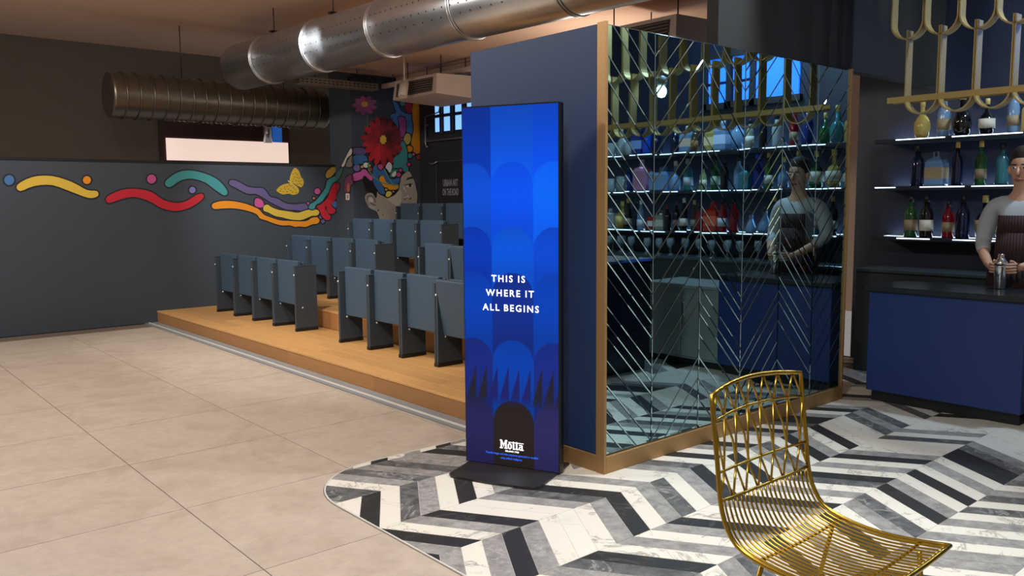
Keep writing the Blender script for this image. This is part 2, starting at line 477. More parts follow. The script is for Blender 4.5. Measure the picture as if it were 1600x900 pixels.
MURAL = [
 ('L','ribbon',(96, 84, 128),[(4.26,1.734),(4.351,1.716),(4.467,1.653),(4.588,1.634),(4.67,1.634),(4.723,1.596),(4.775,1.524),(4.886,1.491),(4.983,1.437),(5.111,1.416),(5.272,1.428),(5.315,1.394),(5.306,1.347),(5.254,1.327),(5.137,1.34),(4.994,1.351),(4.882,1.398),(4.773,1.452),(4.665,1.518),(4.585,1.557),(4.464,1.563),(4.321,1.633),(4.232,1.683)]),
 ('L','blob',(190, 80, 140),[(4.582,1.498),(4.623,1.498),(4.67,1.466),(4.685,1.413),(4.659,1.381),(4.618,1.382),(4.565,1.402),(4.56,1.46)]),
 ('L','ribbon',(214, 180, 64),[(4.675,1.374),(4.695,1.407),(4.743,1.415),(4.797,1.38),(4.894,1.345),(5.036,1.324),(5.165,1.304),(5.283,1.334),(5.373,1.346),(5.462,1.335),(5.484,1.304),(5.452,1.263),(5.37,1.258),(5.28,1.225),(5.191,1.204),(5.046,1.217),(4.933,1.246),(4.835,1.267),(4.739,1.315),(4.685,1.335)]),
 ('L','ribbon',(226, 140, 20),[(4.028,1.445),(4.145,1.469),(4.287,1.462),(4.445,1.428),(4.577,1.376),(4.63,1.342),(4.683,1.283),(4.792,1.242),(4.903,1.206),(5.031,1.197),(5.175,1.187),(5.293,1.191),(5.369,1.231),(5.459,1.236),(5.485,1.201),(5.456,1.154),(5.366,1.142),(5.275,1.11),(5.187,1.119),(5.114,1.115),(5.043,1.137),(4.929,1.139),(4.817,1.169),(4.707,1.211),(4.626,1.238),(4.574,1.298),(4.441,1.345),(4.283,1.373),(4.14,1.374),(4.025,1.369),(3.995,1.407)]),
 ('L','ribbon',(60, 140, 142),[(3.455,1.726),(3.602,1.824),(3.76,1.845),(3.944,1.805),(4.092,1.732),(4.19,1.62),(4.2,1.557),(4.148,1.544),(4.036,1.619),(3.914,1.706),(3.756,1.747),(3.621,1.721),(3.498,1.642),(3.44,1.666)]),
 ('L','ribbon',(190, 30, 48),[(2.768,1.524),(2.936,1.605),(3.103,1.617),(3.273,1.581),(3.407,1.485),(3.56,1.448),(3.682,1.472),(3.808,1.545),(3.883,1.557),(3.893,1.508),(3.802,1.434),(3.677,1.374),(3.531,1.351),(3.379,1.389),(3.233,1.475),(3.076,1.523),(2.93,1.5),(2.785,1.454)]),
 ('L','ribbon',(214, 180, 64),[(1.863,1.656),(2.013,1.744),(2.21,1.758),(2.409,1.693),(2.559,1.604),(2.664,1.592),(2.672,1.535),(2.575,1.513),(2.402,1.581),(2.204,1.658),(2.026,1.646),(1.888,1.591)]),
 ('L','blob',(190, 80, 140),[(3.332,1.737),(3.321,1.705),(3.294,1.685),(3.262,1.685),(3.237,1.704),(3.229,1.735),(3.24,1.767),(3.267,1.787),(3.299,1.787),(3.324,1.768)]),
 ('L','blob',(125, 116, 178),[(3.801,1.606),(3.792,1.583),(3.772,1.569),(3.747,1.569),(3.728,1.583),(3.722,1.606),(3.731,1.629),(3.751,1.644),(3.775,1.644),(3.794,1.63)]),
 ('L','blob',(226, 140, 20),[(2.608,1.717),(2.598,1.691),(2.576,1.674),(2.55,1.674),(2.53,1.69),(2.524,1.717),(2.533,1.743),(2.555,1.76),(2.581,1.76),(2.601,1.744)]),
 ('L','blob',(62, 112, 168),[(1.838,1.71),(1.827,1.678),(1.802,1.658),(1.773,1.658),(1.751,1.678),(1.744,1.709),(1.755,1.74),(1.779,1.76),(1.808,1.761),(1.831,1.741)]),
 ('L','blob',(176, 140, 50),[(5.601,1.829),(5.625,1.87),(5.696,1.926),(5.742,1.934),(5.764,1.907),(5.747,1.859),(5.692,1.803),(5.637,1.775),(5.599,1.788)]),
 ('L','ribbon',(60, 140, 142),[(5.758,1.804),(5.652,1.761),(5.612,1.727),(5.586,1.638),(5.499,1.529),(5.422,1.454),(5.346,1.414),(5.329,1.367),(5.373,1.346),(5.418,1.363),(5.435,1.406),(5.527,1.453),(5.59,1.528),(5.662,1.611),(5.687,1.673),(5.755,1.714)]),
 ('L','blob',(190, 80, 140),[(5.509,1.593),(5.5,1.569),(5.477,1.554),(5.449,1.554),(5.427,1.569),(5.419,1.593),(5.428,1.616),(5.451,1.631),(5.479,1.631),(5.501,1.617)]),
 ('L','blob',(200, 110, 60),[(5.426,1.499),(5.422,1.489),(5.413,1.483),(5.402,1.484),(5.393,1.489),(5.39,1.499),(5.394,1.509),(5.403,1.514),(5.414,1.514),(5.423,1.508)]),
 ('L','blob',(190, 80, 140),[(5.336,1.43),(5.332,1.422),(5.324,1.416),(5.314,1.416),(5.306,1.422),(5.303,1.431),(5.307,1.439),(5.315,1.445),(5.325,1.445),(5.333,1.439)]),
 ('L','blob',(96, 84, 128),[(5.526,1.238),(5.52,1.226),(5.508,1.218),(5.493,1.218),(5.481,1.226),(5.477,1.239),(5.482,1.252),(5.495,1.26),(5.51,1.26),(5.521,1.251)]),
 ('L','blob',(96, 84, 128),[(5.561,1.176),(5.555,1.161),(5.541,1.152),(5.523,1.152),(5.509,1.162),(5.504,1.177),(5.51,1.192),(5.524,1.202),(5.542,1.201),(5.556,1.191)]),
 ('L','ribbon',(190, 30, 48),[(5.754,1.701),(5.711,1.686),(5.67,1.624),(5.637,1.542),(5.588,1.474),(5.51,1.413),(5.449,1.386),(5.492,1.324),(5.52,1.255),(5.579,1.199),(5.641,1.205),(5.654,1.246),(5.605,1.295),(5.569,1.364),(5.598,1.391),(5.602,1.322),(5.643,1.287),(5.705,1.286),(5.735,1.334),(5.692,1.369),(5.67,1.404),(5.711,1.452),(5.748,1.514)]),
 ('L','blob',(62, 112, 168),[(5.746,1.459),(5.694,1.432),(5.686,1.397),(5.743,1.362)]),
 ('L','wing',(196, 160, 44),[(5.065,1.722),(5.076,1.808),(5.137,1.906),(5.2,1.863),(5.227,1.784),(5.255,1.757),(5.265,1.704),(5.236,1.65),(5.193,1.656),(5.136,1.689)]),
 ('L','wing',(196, 160, 44),[(4.869,1.609),(4.935,1.668),(5.021,1.695),(5.086,1.696),(5.15,1.669),(5.191,1.61),(5.175,1.563),(5.102,1.543),(5.045,1.559),(4.959,1.55),(4.896,1.576)]),
 ('L','butterfly_body',(206, 176, 80),[(5.03,1.731),(5.051,1.735),(5.096,1.7),(5.114,1.679),(5.092,1.682),(5.058,1.709)]),
 ('L','spot',(60, 44, 16),[(5.121,1.822),(5.116,1.817),(5.108,1.817),(5.103,1.822),(5.108,1.826),(5.117,1.827)]),
 ('L','spot',(60, 44, 16),[(5.157,1.836),(5.153,1.831),(5.144,1.831),(5.14,1.836),(5.145,1.84),(5.153,1.84)]),
 ('L','spot',(60, 44, 16),[(5.186,1.816),(5.181,1.812),(5.172,1.812),(5.168,1.816),(5.173,1.821),(5.181,1.821)]),
 ('L','spot',(60, 44, 16),[(5.141,1.783),(5.136,1.778),(5.128,1.778),(5.124,1.782),(5.128,1.787),(5.137,1.787)]),
 ('L','spot',(60, 44, 16),[(5.177,1.776),(5.172,1.772),(5.164,1.772),(5.159,1.776),(5.164,1.781),(5.173,1.781)]),
 ('L','spot',(60, 44, 16),[(5.206,1.77),(5.201,1.765),(5.192,1.765),(5.188,1.77),(5.193,1.774),(5.201,1.775)]),
 ('L','spot',(60, 44, 16),[(5.125,1.756),(5.121,1.751),(5.112,1.751),(5.108,1.756),(5.113,1.76),(5.121,1.76)]),
 ('L','spot',(60, 44, 16),[(5.161,1.736),(5.156,1.732),(5.148,1.731),(5.143,1.736),(5.148,1.741),(5.157,1.741)]),
 ('L','spot',(60, 44, 16),[(5.197,1.723),(5.192,1.719),(5.183,1.718),(5.179,1.723),(5.184,1.728),(5.192,1.728)]),
 ('L','spot',(60, 44, 16),[(5.233,1.73),(5.229,1.726),(5.22,1.725),(5.216,1.73),(5.22,1.735),(5.229,1.735)]),
 ('L','spot',(60, 44, 16),[(5.218,1.697),(5.213,1.692),(5.204,1.692),(5.2,1.696),(5.205,1.701),(5.213,1.701)]),
 ('L','spot',(60, 44, 16),[(5.181,1.69),(5.176,1.685),(5.168,1.685),(5.163,1.69),(5.168,1.694),(5.177,1.694)]),
 ('L','spot',(60, 44, 16),[(5.11,1.722),(5.105,1.718),(5.097,1.718),(5.093,1.722),(5.097,1.727),(5.106,1.727)]),
 ('L','spot',(60, 44, 16),[(5.239,1.683),(5.234,1.679),(5.226,1.679),(5.221,1.683),(5.226,1.688),(5.235,1.688)]),
 ('L','spot',(60, 44, 16),[(4.942,1.622),(4.937,1.618),(4.929,1.618),(4.925,1.622),(4.929,1.627),(4.938,1.627)]),
 ('L','spot',(60, 44, 16),[(4.969,1.589),(4.964,1.585),(4.956,1.585),(4.952,1.589),(4.956,1.594),(4.965,1.594)]),
 ('L','spot',(60, 44, 16),[(4.999,1.622),(4.994,1.618),(4.986,1.618),(4.982,1.622),(4.986,1.627),(4.994,1.627)]),
 ('L','spot',(60, 44, 16),[(5.028,1.656),(5.024,1.651),(5.015,1.651),(5.011,1.655),(5.016,1.66),(5.024,1.66)]),
 ('L','spot',(60, 44, 16),[(5.049,1.623),(5.044,1.618),(5.036,1.618),(5.031,1.622),(5.036,1.627),(5.044,1.627)]),
 ('L','spot',(60, 44, 16),[(5.026,1.589),(5.021,1.585),(5.013,1.585),(5.009,1.589),(5.013,1.594),(5.022,1.594)]),
 ('L','spot',(60, 44, 16),[(5.072,1.662),(5.067,1.658),(5.059,1.658),(5.054,1.662),(5.059,1.667),(5.067,1.667)]),
 ('L','spot',(60, 44, 16),[(5.076,1.603),(5.072,1.598),(5.063,1.598),(5.059,1.603),(5.064,1.607),(5.072,1.607)]),
 ('L','spot',(60, 44, 16),[(5.114,1.636),(5.109,1.631),(5.101,1.631),(5.096,1.636),(5.101,1.641),(5.11,1.641)]),
 ('L','spot',(60, 44, 16),[(5.105,1.583),(5.1,1.578),(5.091,1.578),(5.087,1.583),(5.092,1.587),(5.1,1.587)]),
 ('L','spot',(60, 44, 16),[(5.142,1.616),(5.137,1.612),(5.129,1.612),(5.125,1.616),(5.129,1.621),(5.138,1.621)]),
 ('L','spot',(60, 44, 16),[(5.155,1.576),(5.15,1.572),(5.142,1.572),(5.137,1.576),(5.142,1.581),(5.151,1.581)]),
 ('L','spot',(60, 44, 16),[(4.992,1.649),(4.988,1.644),(4.98,1.644),(4.975,1.649),(4.98,1.653),(4.988,1.653)]),
 ('L','spot',(60, 44, 16),[(4.927,1.596),(4.922,1.591),(4.914,1.591),(4.91,1.596),(4.914,1.6),(4.923,1.6)]),
 ('L','spot',(60, 44, 16),[(5.093,1.669),(5.089,1.665),(5.08,1.664),(5.076,1.669),(5.081,1.674),(5.089,1.674)]),
 ('L','spot',(60, 44, 16),[(5.058,1.682),(5.054,1.678),(5.045,1.678),(5.041,1.682),(5.045,1.687),(5.054,1.687)]),
 ('P','ribbon',(52, 92, 92),[(10.457,1.824),(10.323,1.902),(10.24,1.919),(10.294,1.84),(10.344,1.787),(10.462,1.728)]),  # teal ribbon carried on, its paint darkened for the shaded pier side
 ('P','ribbon',(120, 30, 44),[(10.464,1.7),(10.377,1.699),(10.344,1.65),(10.411,1.596),(10.474,1.542)]),  # end of the red ribbon, shade of the pier side mixed into its colour
 ('P','ribbon',(196, 186, 178),[(10.288,1.934),(10.207,2.012),(10.051,2.146),(9.998,2.15),(10.01,2.084),(10.125,2.036),(10.217,1.932)]),
 ('P','ribbon',(120, 112, 104),[(10.171,1.93),(10.085,2.021),(9.995,2.057),(10.002,1.924)]),
 ('P','ribbon',(110, 50, 86),[(10.227,1.662),(10.209,1.743),(10.111,1.801),(9.999,1.791),(10.005,1.684),(10.065,1.659),(10.083,1.578),(10.232,1.58)]),
 ('P','blob',(170, 96, 60),[(10.082,1.639),(10.091,1.603),(10.111,1.582),(10.135,1.582),(10.152,1.604),(10.158,1.64),(10.148,1.676),(10.128,1.697),(10.105,1.697),(10.087,1.675)]),
 ('H','head_cavity',(30, 26, 34),[(6.064,1.909),(6.096,1.7),(6.161,1.595),(6.228,1.519),(6.283,1.498),(6.396,1.53),(6.483,1.614),(6.509,1.775),(6.632,1.86),(6.637,2.088),(6.526,2.203),(6.083,2.188)]),
 ('H','blob',(62, 112, 168),[(6.402,2.837),(6.485,2.808),(6.539,2.717),(6.623,2.675),(6.709,2.669),(6.741,2.492),(6.717,2.395),(6.631,2.415),(6.614,2.592),(6.509,2.633),(6.49,2.468),(6.45,2.524),(6.367,2.578),(6.376,2.649),(6.454,2.677),(6.428,2.769)]),
 ('H','blob',(60, 140, 142),[(6.609,2.81),(6.601,2.79),(6.581,2.777),(6.557,2.775),(6.537,2.786),(6.53,2.805),(6.538,2.825),(6.558,2.838),(6.583,2.84),(6.602,2.829)]),
 ('H','blob',(150, 34, 60),[(6.604,2.78),(6.641,2.83),(6.713,2.823),(6.74,2.742),(6.695,2.686),(6.638,2.7)]),
 ('H','blob',(196, 128, 24),[(6.76,2.85),(6.837,2.855),(6.851,2.546),(6.851,2.185),(6.812,2.123),(6.747,2.133),(6.702,2.251),(6.719,2.348),(6.751,2.481),(6.728,2.67)]),
 ('H','blob',(150, 64, 134),[(6.494,2.597),(6.537,2.625),(6.593,2.615),(6.62,2.533),(6.595,2.39),(6.515,2.315),(6.487,2.338),(6.519,2.469)]),
 ('H','blob',(176, 160, 70),[(6.579,2.33),(6.616,2.391),(6.674,2.393),(6.698,2.335),(6.67,2.262),(6.62,2.242),(6.585,2.271)]),
 ('H','blob',(210, 130, 30),[(6.724,2.186),(6.712,2.159),(6.684,2.142),(6.651,2.141),(6.624,2.156),(6.614,2.183),(6.625,2.21),(6.653,2.227),(6.687,2.228),(6.714,2.213)]),
 ('H','blob',(60, 140, 142),[(6.714,2.09),(6.706,2.07),(6.685,2.057),(6.66,2.057),(6.64,2.068),(6.633,2.088),(6.641,2.108),(6.662,2.121),(6.687,2.121),(6.707,2.11)]),
 ('H','blob',(190, 80, 140),[(6.76,2.112),(6.755,2.102),(6.745,2.095),(6.732,2.095),(6.722,2.101),(6.719,2.111),(6.723,2.121),(6.733,2.127),(6.746,2.127),(6.756,2.122)]),
 ('H','blob',(150, 40, 56),[(6.866,2.076),(6.858,2.057),(6.837,2.045),(6.813,2.044),(6.793,2.055),(6.786,2.074),(6.794,2.093),(6.814,2.106),(6.839,2.107),(6.859,2.095)]),
 ('H','blob',(190, 80, 140),[(6.385,2.181),(6.483,2.196),(6.511,2.155),(6.467,2.122),(6.412,2.146)]),
 ('H','blob',(190, 80, 140),[(6.56,2.317),(6.558,2.311),(6.551,2.307),(6.543,2.306),(6.537,2.31),(6.535,2.316),(6.537,2.323),(6.544,2.327),(6.552,2.327),(6.558,2.323)]),
 ('H','blob',(60, 140, 142),[(6.514,2.28),(6.557,2.293),(6.605,2.236),(6.632,2.142),(6.629,2.058),(6.641,1.938),(6.643,1.867),(6.603,1.854),(6.546,1.877),(6.476,1.894),(6.405,1.892),(6.378,1.927),(6.407,1.981),(6.352,2.015),(6.424,2.076),(6.495,2.102),(6.525,2.174),(6.498,2.22)]),
 ('H','blob',(96, 84, 128),[(5.766,2.154),(5.79,2.166),(5.935,2.165),(5.953,2.091),(5.787,2.081),(5.764,2.097)]),
 ('H','blob',(62, 112, 168),[(5.763,2.052),(5.866,2.077),(5.945,2.074),(5.984,2.012),(5.942,1.965),(5.862,1.957),(5.76,1.949)]),
 ('H','blob',(125, 116, 178),[(5.867,1.902),(5.856,1.875),(5.829,1.858),(5.797,1.857),(5.771,1.873),(5.762,1.9),(5.773,1.927),(5.8,1.944),(5.832,1.945),(5.858,1.929)]),
 ('H','blob',(235, 240, 230),[(5.996,1.943),(5.988,1.921),(5.967,1.908),(5.941,1.908),(5.921,1.92),(5.913,1.941),(5.922,1.962),(5.943,1.975),(5.969,1.976),(5.989,1.964)]),
 ('H','blob',(214, 180, 64),[(5.915,1.918),(5.911,1.907),(5.9,1.9),(5.887,1.9),(5.877,1.906),(5.873,1.917),(5.877,1.928),(5.888,1.935),(5.901,1.935),(5.912,1.929)]),
 ('H','blob',(214, 180, 64),[(6.034,1.938),(6.03,1.928),(6.02,1.922),(6.009,1.922),(5.999,1.927),(5.996,1.937),(6.0,1.946),(6.009,1.953),(6.021,1.953),(6.03,1.947)]),
 ('H','blob',(190, 70, 60),[(6.055,1.886),(6.049,1.871),(6.035,1.862),(6.017,1.862),(6.004,1.871),(5.999,1.885),(6.004,1.899),(6.019,1.908),(6.036,1.909),(6.05,1.9)]),
 ('H','blob',(220, 100, 180),[(5.756,1.818),(5.859,1.848),(5.9,1.883),(5.953,1.878),(5.998,1.827),(6.057,1.781),(6.036,1.729),(5.989,1.757),(5.937,1.797),(5.896,1.756),(5.757,1.726)]),
 ('H','blob',(62, 112, 168),[(6.068,1.909),(6.13,1.946),(6.183,1.888),(6.238,1.889),(6.291,1.82),(6.346,1.773),(6.401,1.756),(6.487,1.787),(6.478,1.703),(6.344,1.696),(6.268,1.713),(6.208,1.801),(6.153,1.788),(6.154,1.742),(6.244,1.607),(6.236,1.548),(6.174,1.554),(6.121,1.619),(6.063,1.723)]),
 ('H','blob',(240, 160, 20),[(6.159,1.759),(6.194,1.801),(6.235,1.789),(6.275,1.713),(6.399,1.667),(6.47,1.679),(6.454,1.62),(6.341,1.607),(6.245,1.642),(6.191,1.701)]),
 ('H','blob',(240, 214, 90),[(6.256,1.536),(6.285,1.584),(6.341,1.584),(6.361,1.554),(6.325,1.518),(6.283,1.507)]),
 ('H','blob',(214, 180, 64),[(6.287,1.611),(6.283,1.601),(6.273,1.595),(6.261,1.595),(6.252,1.601),(6.248,1.611),(6.252,1.62),(6.262,1.626),(6.274,1.626),(6.284,1.62)]),
 ('H','blob',(214, 180, 64),[(6.4,1.584),(6.397,1.577),(6.39,1.572),(6.381,1.572),(6.374,1.577),(6.372,1.584),(6.374,1.591),(6.382,1.595),(6.39,1.595),(6.397,1.591)]),
 ('H','blob',(190, 80, 140),[(6.143,1.94),(6.199,1.959),(6.232,1.924),(6.197,1.883),(6.156,1.899)]),
 ('H','blob',(222, 220, 226),[(6.266,1.919),(6.317,1.991),(6.365,1.962),(6.37,1.903),(6.334,1.844),(6.293,1.89)]),
 ('H','blob',(40, 140, 110),[(6.333,1.808),(6.365,1.874),(6.419,1.895),(6.475,1.882),(6.431,1.81),(6.388,1.785),(6.346,1.779)]),
 ('H','blob',(230, 232, 228),[(6.364,1.815),(6.404,1.863),(6.435,1.863),(6.431,1.81),(6.391,1.788)]),
 ('H','blob',(190, 80, 140),[(6.515,1.82),(6.507,1.802),(6.489,1.791),(6.466,1.79),(6.448,1.801),(6.441,1.819),(6.449,1.838),(6.467,1.849),(6.49,1.849),(6.508,1.838)]),
 ('H','blob',(190, 80, 140),[(6.538,1.883),(6.532,1.869),(6.519,1.861),(6.502,1.861),(6.489,1.869),(6.484,1.882),(6.489,1.895),(6.503,1.904),(6.52,1.904),(6.533,1.896)]),
 ('H','blob',(200, 60, 120),[(6.681,1.967),(6.675,1.953),(6.661,1.945),(6.644,1.944),(6.631,1.952),(6.626,1.966),(6.631,1.979),(6.645,1.988),(6.662,1.988),(6.676,1.98)]),
 ('H','face',(176, 164, 152),[(6.654,1.867),(6.696,1.807),(6.745,1.729),(6.765,1.645),(6.785,1.56),(6.787,1.487),(6.774,1.426),(6.75,1.341),(6.676,1.293),(6.559,1.259),(6.487,1.248),(6.443,1.201),(6.418,1.057),(6.174,1.064),(6.15,1.207),(6.112,1.302),(6.058,1.332),(5.991,1.362),(5.953,1.421),(5.928,1.49),(5.936,1.531),(5.977,1.56),(6.044,1.563),(6.103,1.492),(6.127,1.595),(6.173,1.548),(6.262,1.503),(6.339,1.51),(6.41,1.542),(6.471,1.602),(6.496,1.691),(6.512,1.775),(6.574,1.836)]),
 ('H','cheek',(204, 194, 178),[(6.269,1.498),(6.339,1.505),(6.41,1.536),(6.482,1.602),(6.517,1.584),(6.523,1.512),(6.506,1.428),(6.462,1.38),(6.406,1.393),(6.351,1.429)]),
 ('H','jaw_highlight',(202, 192, 178),[(6.406,1.381),(6.431,1.369),(6.428,1.261),(6.41,1.273)]),
 ('H','hair',(22, 20, 22),[(5.896,1.756),(5.917,1.791),(5.937,1.797),(5.976,1.757),(6.069,1.7),(6.114,1.63),(6.122,1.572),(6.103,1.492),(6.064,1.551),(5.984,1.572),(5.944,1.595),(5.913,1.676)]),
 ('H','eyebrow',(24, 22, 24),[(6.6,1.75),(6.637,1.782),(6.703,1.795),(6.726,1.784),(6.709,1.765),(6.658,1.76),(6.615,1.745)]),
 ('H','eye_white',(214, 210, 204),[(6.587,1.668),(6.627,1.684),(6.685,1.688),(6.729,1.675),(6.685,1.652),(6.627,1.647)]),
 ('H','eyelid',(20, 18, 20),[(6.573,1.673),(6.628,1.692),(6.689,1.697),(6.735,1.681),(6.688,1.683),(6.627,1.678),(6.591,1.666)]),
 ('H','pupil',(16, 14, 16),[(6.691,1.669),(6.686,1.657),(6.674,1.65),(6.66,1.65),(6.649,1.657),(6.644,1.668),(6.649,1.68),(6.661,1.687),(6.675,1.687),(6.687,1.68)]),
 ('H','nostril',(40, 36, 36),[(6.557,1.473),(6.587,1.49),(6.623,1.493),(6.594,1.483),(6.572,1.466)]),
 ('H','nostril',(40, 36, 36),[(6.651,1.478),(6.674,1.499),(6.684,1.49),(6.669,1.47)]),
 ('H','nose_highlight',(214, 206, 194),[(6.548,1.662),(6.569,1.644),(6.603,1.584),(6.593,1.578),(6.561,1.62)]),
 ('H','nose_highlight',(206, 198, 186),[(6.558,1.5),(6.609,1.524),(6.638,1.536),(6.644,1.487),(6.623,1.506),(6.579,1.488)]),
 ('H','ear_fold',(120, 108, 98),[(5.952,1.502),(5.976,1.531),(6.023,1.537),(6.077,1.501),(6.095,1.443),(6.077,1.431),(6.063,1.49),(6.016,1.519),(5.975,1.502),(5.967,1.444),(5.992,1.397),(5.985,1.385),(5.956,1.438)]),
 ('H','ear_fold',(214, 206, 196),[(5.988,1.49),(6.022,1.502),(6.055,1.472),(6.041,1.431),(6.007,1.443)]),
 ('H','ear_fold',(120, 108, 98),[(6.014,1.443),(6.054,1.42),(6.094,1.402),(6.087,1.384),(6.04,1.396),(6.006,1.42)]),
 ('H','earring',(20, 18, 20),[(6.145,1.327),(6.143,1.321),(6.137,1.317),(6.129,1.317),(6.123,1.321),(6.121,1.327),(6.123,1.334),(6.129,1.337),(6.137,1.337),(6.143,1.333)]),
 ('H','neck_mark',(110, 98, 90),[(6.187,1.277),(6.194,1.283),(6.22,1.247),(6.212,1.243)]),
 ('H','stem',(90, 160, 120),[(5.988,1.989),(5.985,1.871),(6.065,1.776),(6.201,1.695),(6.287,1.68),(6.469,1.672),(6.471,1.686),(6.289,1.695),(6.209,1.707),(6.077,1.787),(6.001,1.876),(6.004,1.989)]),
 ('H','stem',(110, 170, 150),[(6.232,1.898),(6.339,1.723),(6.428,1.622),(6.439,1.629),(6.351,1.729),(6.244,1.904)]),
 ('H','stem',(80, 100, 90),[(5.984,2.648),(5.985,2.545),(5.995,2.442),(6.011,2.445),(6.001,2.547),(6.0,2.649)]),
 ('H','dahlia_base',(56, 10, 16),[(6.521,2.292),(6.507,2.203),(6.469,2.121),(6.41,2.052),(6.337,2.002),(6.255,1.975),(6.171,1.973),(6.092,1.996),(6.024,2.041),(5.972,2.105),(5.94,2.183),(5.931,2.268),(5.945,2.354),(5.982,2.435),(6.037,2.503),(6.108,2.553),(6.188,2.582),(6.272,2.587),(6.352,2.567),(6.423,2.523),(6.477,2.459),(6.511,2.38)]),
 ('H','dahlia_petal',(118, 22, 29),[(6.374,2.298),(6.456,2.337),(6.527,2.32),(6.553,2.292),(6.525,2.261),(6.452,2.239),(6.373,2.273)]),
 ('H','dahlia_petal',(149, 28, 36),[(6.367,2.246),(6.469,2.253),(6.538,2.209),(6.555,2.171),(6.514,2.152),(6.428,2.159),(6.357,2.223)]),
 ('H','dahlia_petal',(139, 27, 34),[(6.344,2.203),(6.427,2.19),(6.463,2.136),(6.461,2.098),(6.421,2.089),(6.356,2.112),(6.327,2.184)]),
 ('H','dahlia_petal',(148, 28, 36),[(6.298,2.162),(6.377,2.098),(6.397,2.015),(6.382,1.974),(6.339,1.987),(6.282,2.051),(6.274,2.151)]),
 ('H','dahlia_petal',(165, 32, 40),[(6.242,2.141),(6.287,2.048),(6.27,1.959),(6.241,1.923),(6.207,1.953),(6.182,2.037),(6.216,2.138)]),
 ('H','dahlia_petal',(202, 39, 50),[(6.187,2.14),(6.193,2.039),(6.146,1.963),(6.106,1.94),(6.087,1.978),(6.095,2.064),(6.163,2.146)]),
 ('H','dahlia_petal',(209, 40, 51),[(6.141,2.156),(6.115,2.062),(6.049,2.007),(6.005,1.999),(6.0,2.04),(6.033,2.116),(6.121,2.169)]),
 ('H','dahlia_petal',(190, 36, 47),[(6.097,2.194),(6.05,2.125),(5.982,2.108),(5.946,2.12),(5.952,2.156),(6.0,2.206),(6.084,2.214)]),
 ('H','dahlia_petal',(183, 35, 45),[(6.075,2.237),(6.004,2.186),(5.934,2.191),(5.904,2.214),(5.924,2.247),(5.989,2.28),(6.071,2.261)]),
 ('H','dahlia_petal',(155, 30, 38),[(6.072,2.284),(5.976,2.257),(5.901,2.285),(5.877,2.316),(5.912,2.342),(5.994,2.353),(6.076,2.308)]),
 ('H','dahlia_petal',(167, 32, 41),[(6.093,2.345),(5.998,2.359),(5.946,2.415),(5.94,2.455),(5.982,2.464),(6.058,2.441),(6.108,2.365)]),
 ('H','dahlia_petal',(154, 29, 38),[(6.128,2.384),(6.047,2.428),(6.021,2.499),(6.03,2.538),(6.072,2.534),(6.133,2.488),(6.15,2.399)]),
 ('H','dahlia_petal',(162, 31, 40),[(6.174,2.41),(6.114,2.485),(6.114,2.567),(6.137,2.604),(6.175,2.585),(6.215,2.515),(6.199,2.418)]),
 ('H','dahlia_petal',(105, 20, 26),[(6.222,2.421),(6.191,2.514),(6.22,2.596),(6.254,2.627),(6.282,2.596),(6.295,2.513),(6.248,2.421)]),
 ('H','dahlia_petal',(101, 19, 25),[(6.277,2.415),(6.286,2.515),(6.345,2.584),(6.388,2.603),(6.402,2.563),(6.381,2.479),(6.301,2.406)]),
 ('H','dahlia_petal',(113, 21, 28),[(6.332,2.385),(6.369,2.462),(6.438,2.493),(6.479,2.488),(6.478,2.45),(6.436,2.39),(6.348,2.367)]),
 ('H','dahlia_petal',(107, 20, 26),[(6.358,2.351),(6.417,2.416),(6.49,2.426),(6.527,2.409),(6.514,2.372),(6.456,2.327),(6.368,2.329)]),
 ('H','dahlia_petal',(110, 21, 27),[(6.325,2.278),(6.402,2.303),(6.461,2.278),(6.479,2.248),(6.45,2.225),(6.384,2.215),(6.321,2.257)]),
 ('H','dahlia_petal',(131, 25, 32),[(6.311,2.236),(6.398,2.221),(6.445,2.168),(6.45,2.132),(6.41,2.124),(6.34,2.148),(6.296,2.218)]),
 ('H','dahlia_petal',(163, 31, 40),[(6.278,2.203),(6.353,2.142),(6.375,2.064),(6.364,2.025),(6.324,2.038),(6.269,2.098),(6.257,2.191)]),
 ('H','dahlia_petal',(170, 32, 42),[(6.243,2.187),(6.286,2.11),(6.275,2.035),(6.25,2.003),(6.219,2.027),(6.193,2.097),(6.219,2.183)]),
 ('H','dahlia_petal',(203, 39, 50),[(6.197,2.185),(6.199,2.094),(6.154,2.028),(6.118,2.009),(6.102,2.043),(6.112,2.119),(6.175,2.191)]),
 ('H','dahlia_petal',(188, 36, 46),[(6.164,2.196),(6.126,2.102),(6.055,2.046),(6.012,2.037),(6.013,2.077),(6.056,2.154),(6.146,2.209)]),
 ('H','dahlia_petal',(185, 35, 45),[(6.133,2.225),(6.075,2.161),(6.004,2.146),(5.969,2.157),(5.981,2.191),(6.037,2.237),(6.123,2.244)]),
 ('H','dahlia_petal',(147, 28, 36),[(6.119,2.268),(6.039,2.234),(5.971,2.251),(5.947,2.276),(5.974,2.302),(6.044,2.321),(6.12,2.289)]),
 ('H','dahlia_petal',(131, 25, 32),[(6.122,2.3),(6.043,2.29),(5.992,2.325),(5.981,2.357),(6.013,2.374),(6.078,2.372),(6.131,2.321)]),
 ('H','dahlia_petal',(132, 25, 32),[(6.143,2.337),(6.07,2.358),(6.041,2.411),(6.046,2.444),(6.081,2.449),(6.137,2.422),(6.16,2.353)]),
 ('H','dahlia_petal',(136, 26, 33),[(6.182,2.366),(6.121,2.442),(6.114,2.525),(6.132,2.563),(6.167,2.544),(6.21,2.473),(6.204,2.374)]),
 ('H','dahlia_petal',(100, 19, 24),[(6.226,2.377),(6.206,2.468),(6.237,2.545),(6.269,2.573),(6.292,2.542),(6.298,2.461),(6.249,2.375)]),
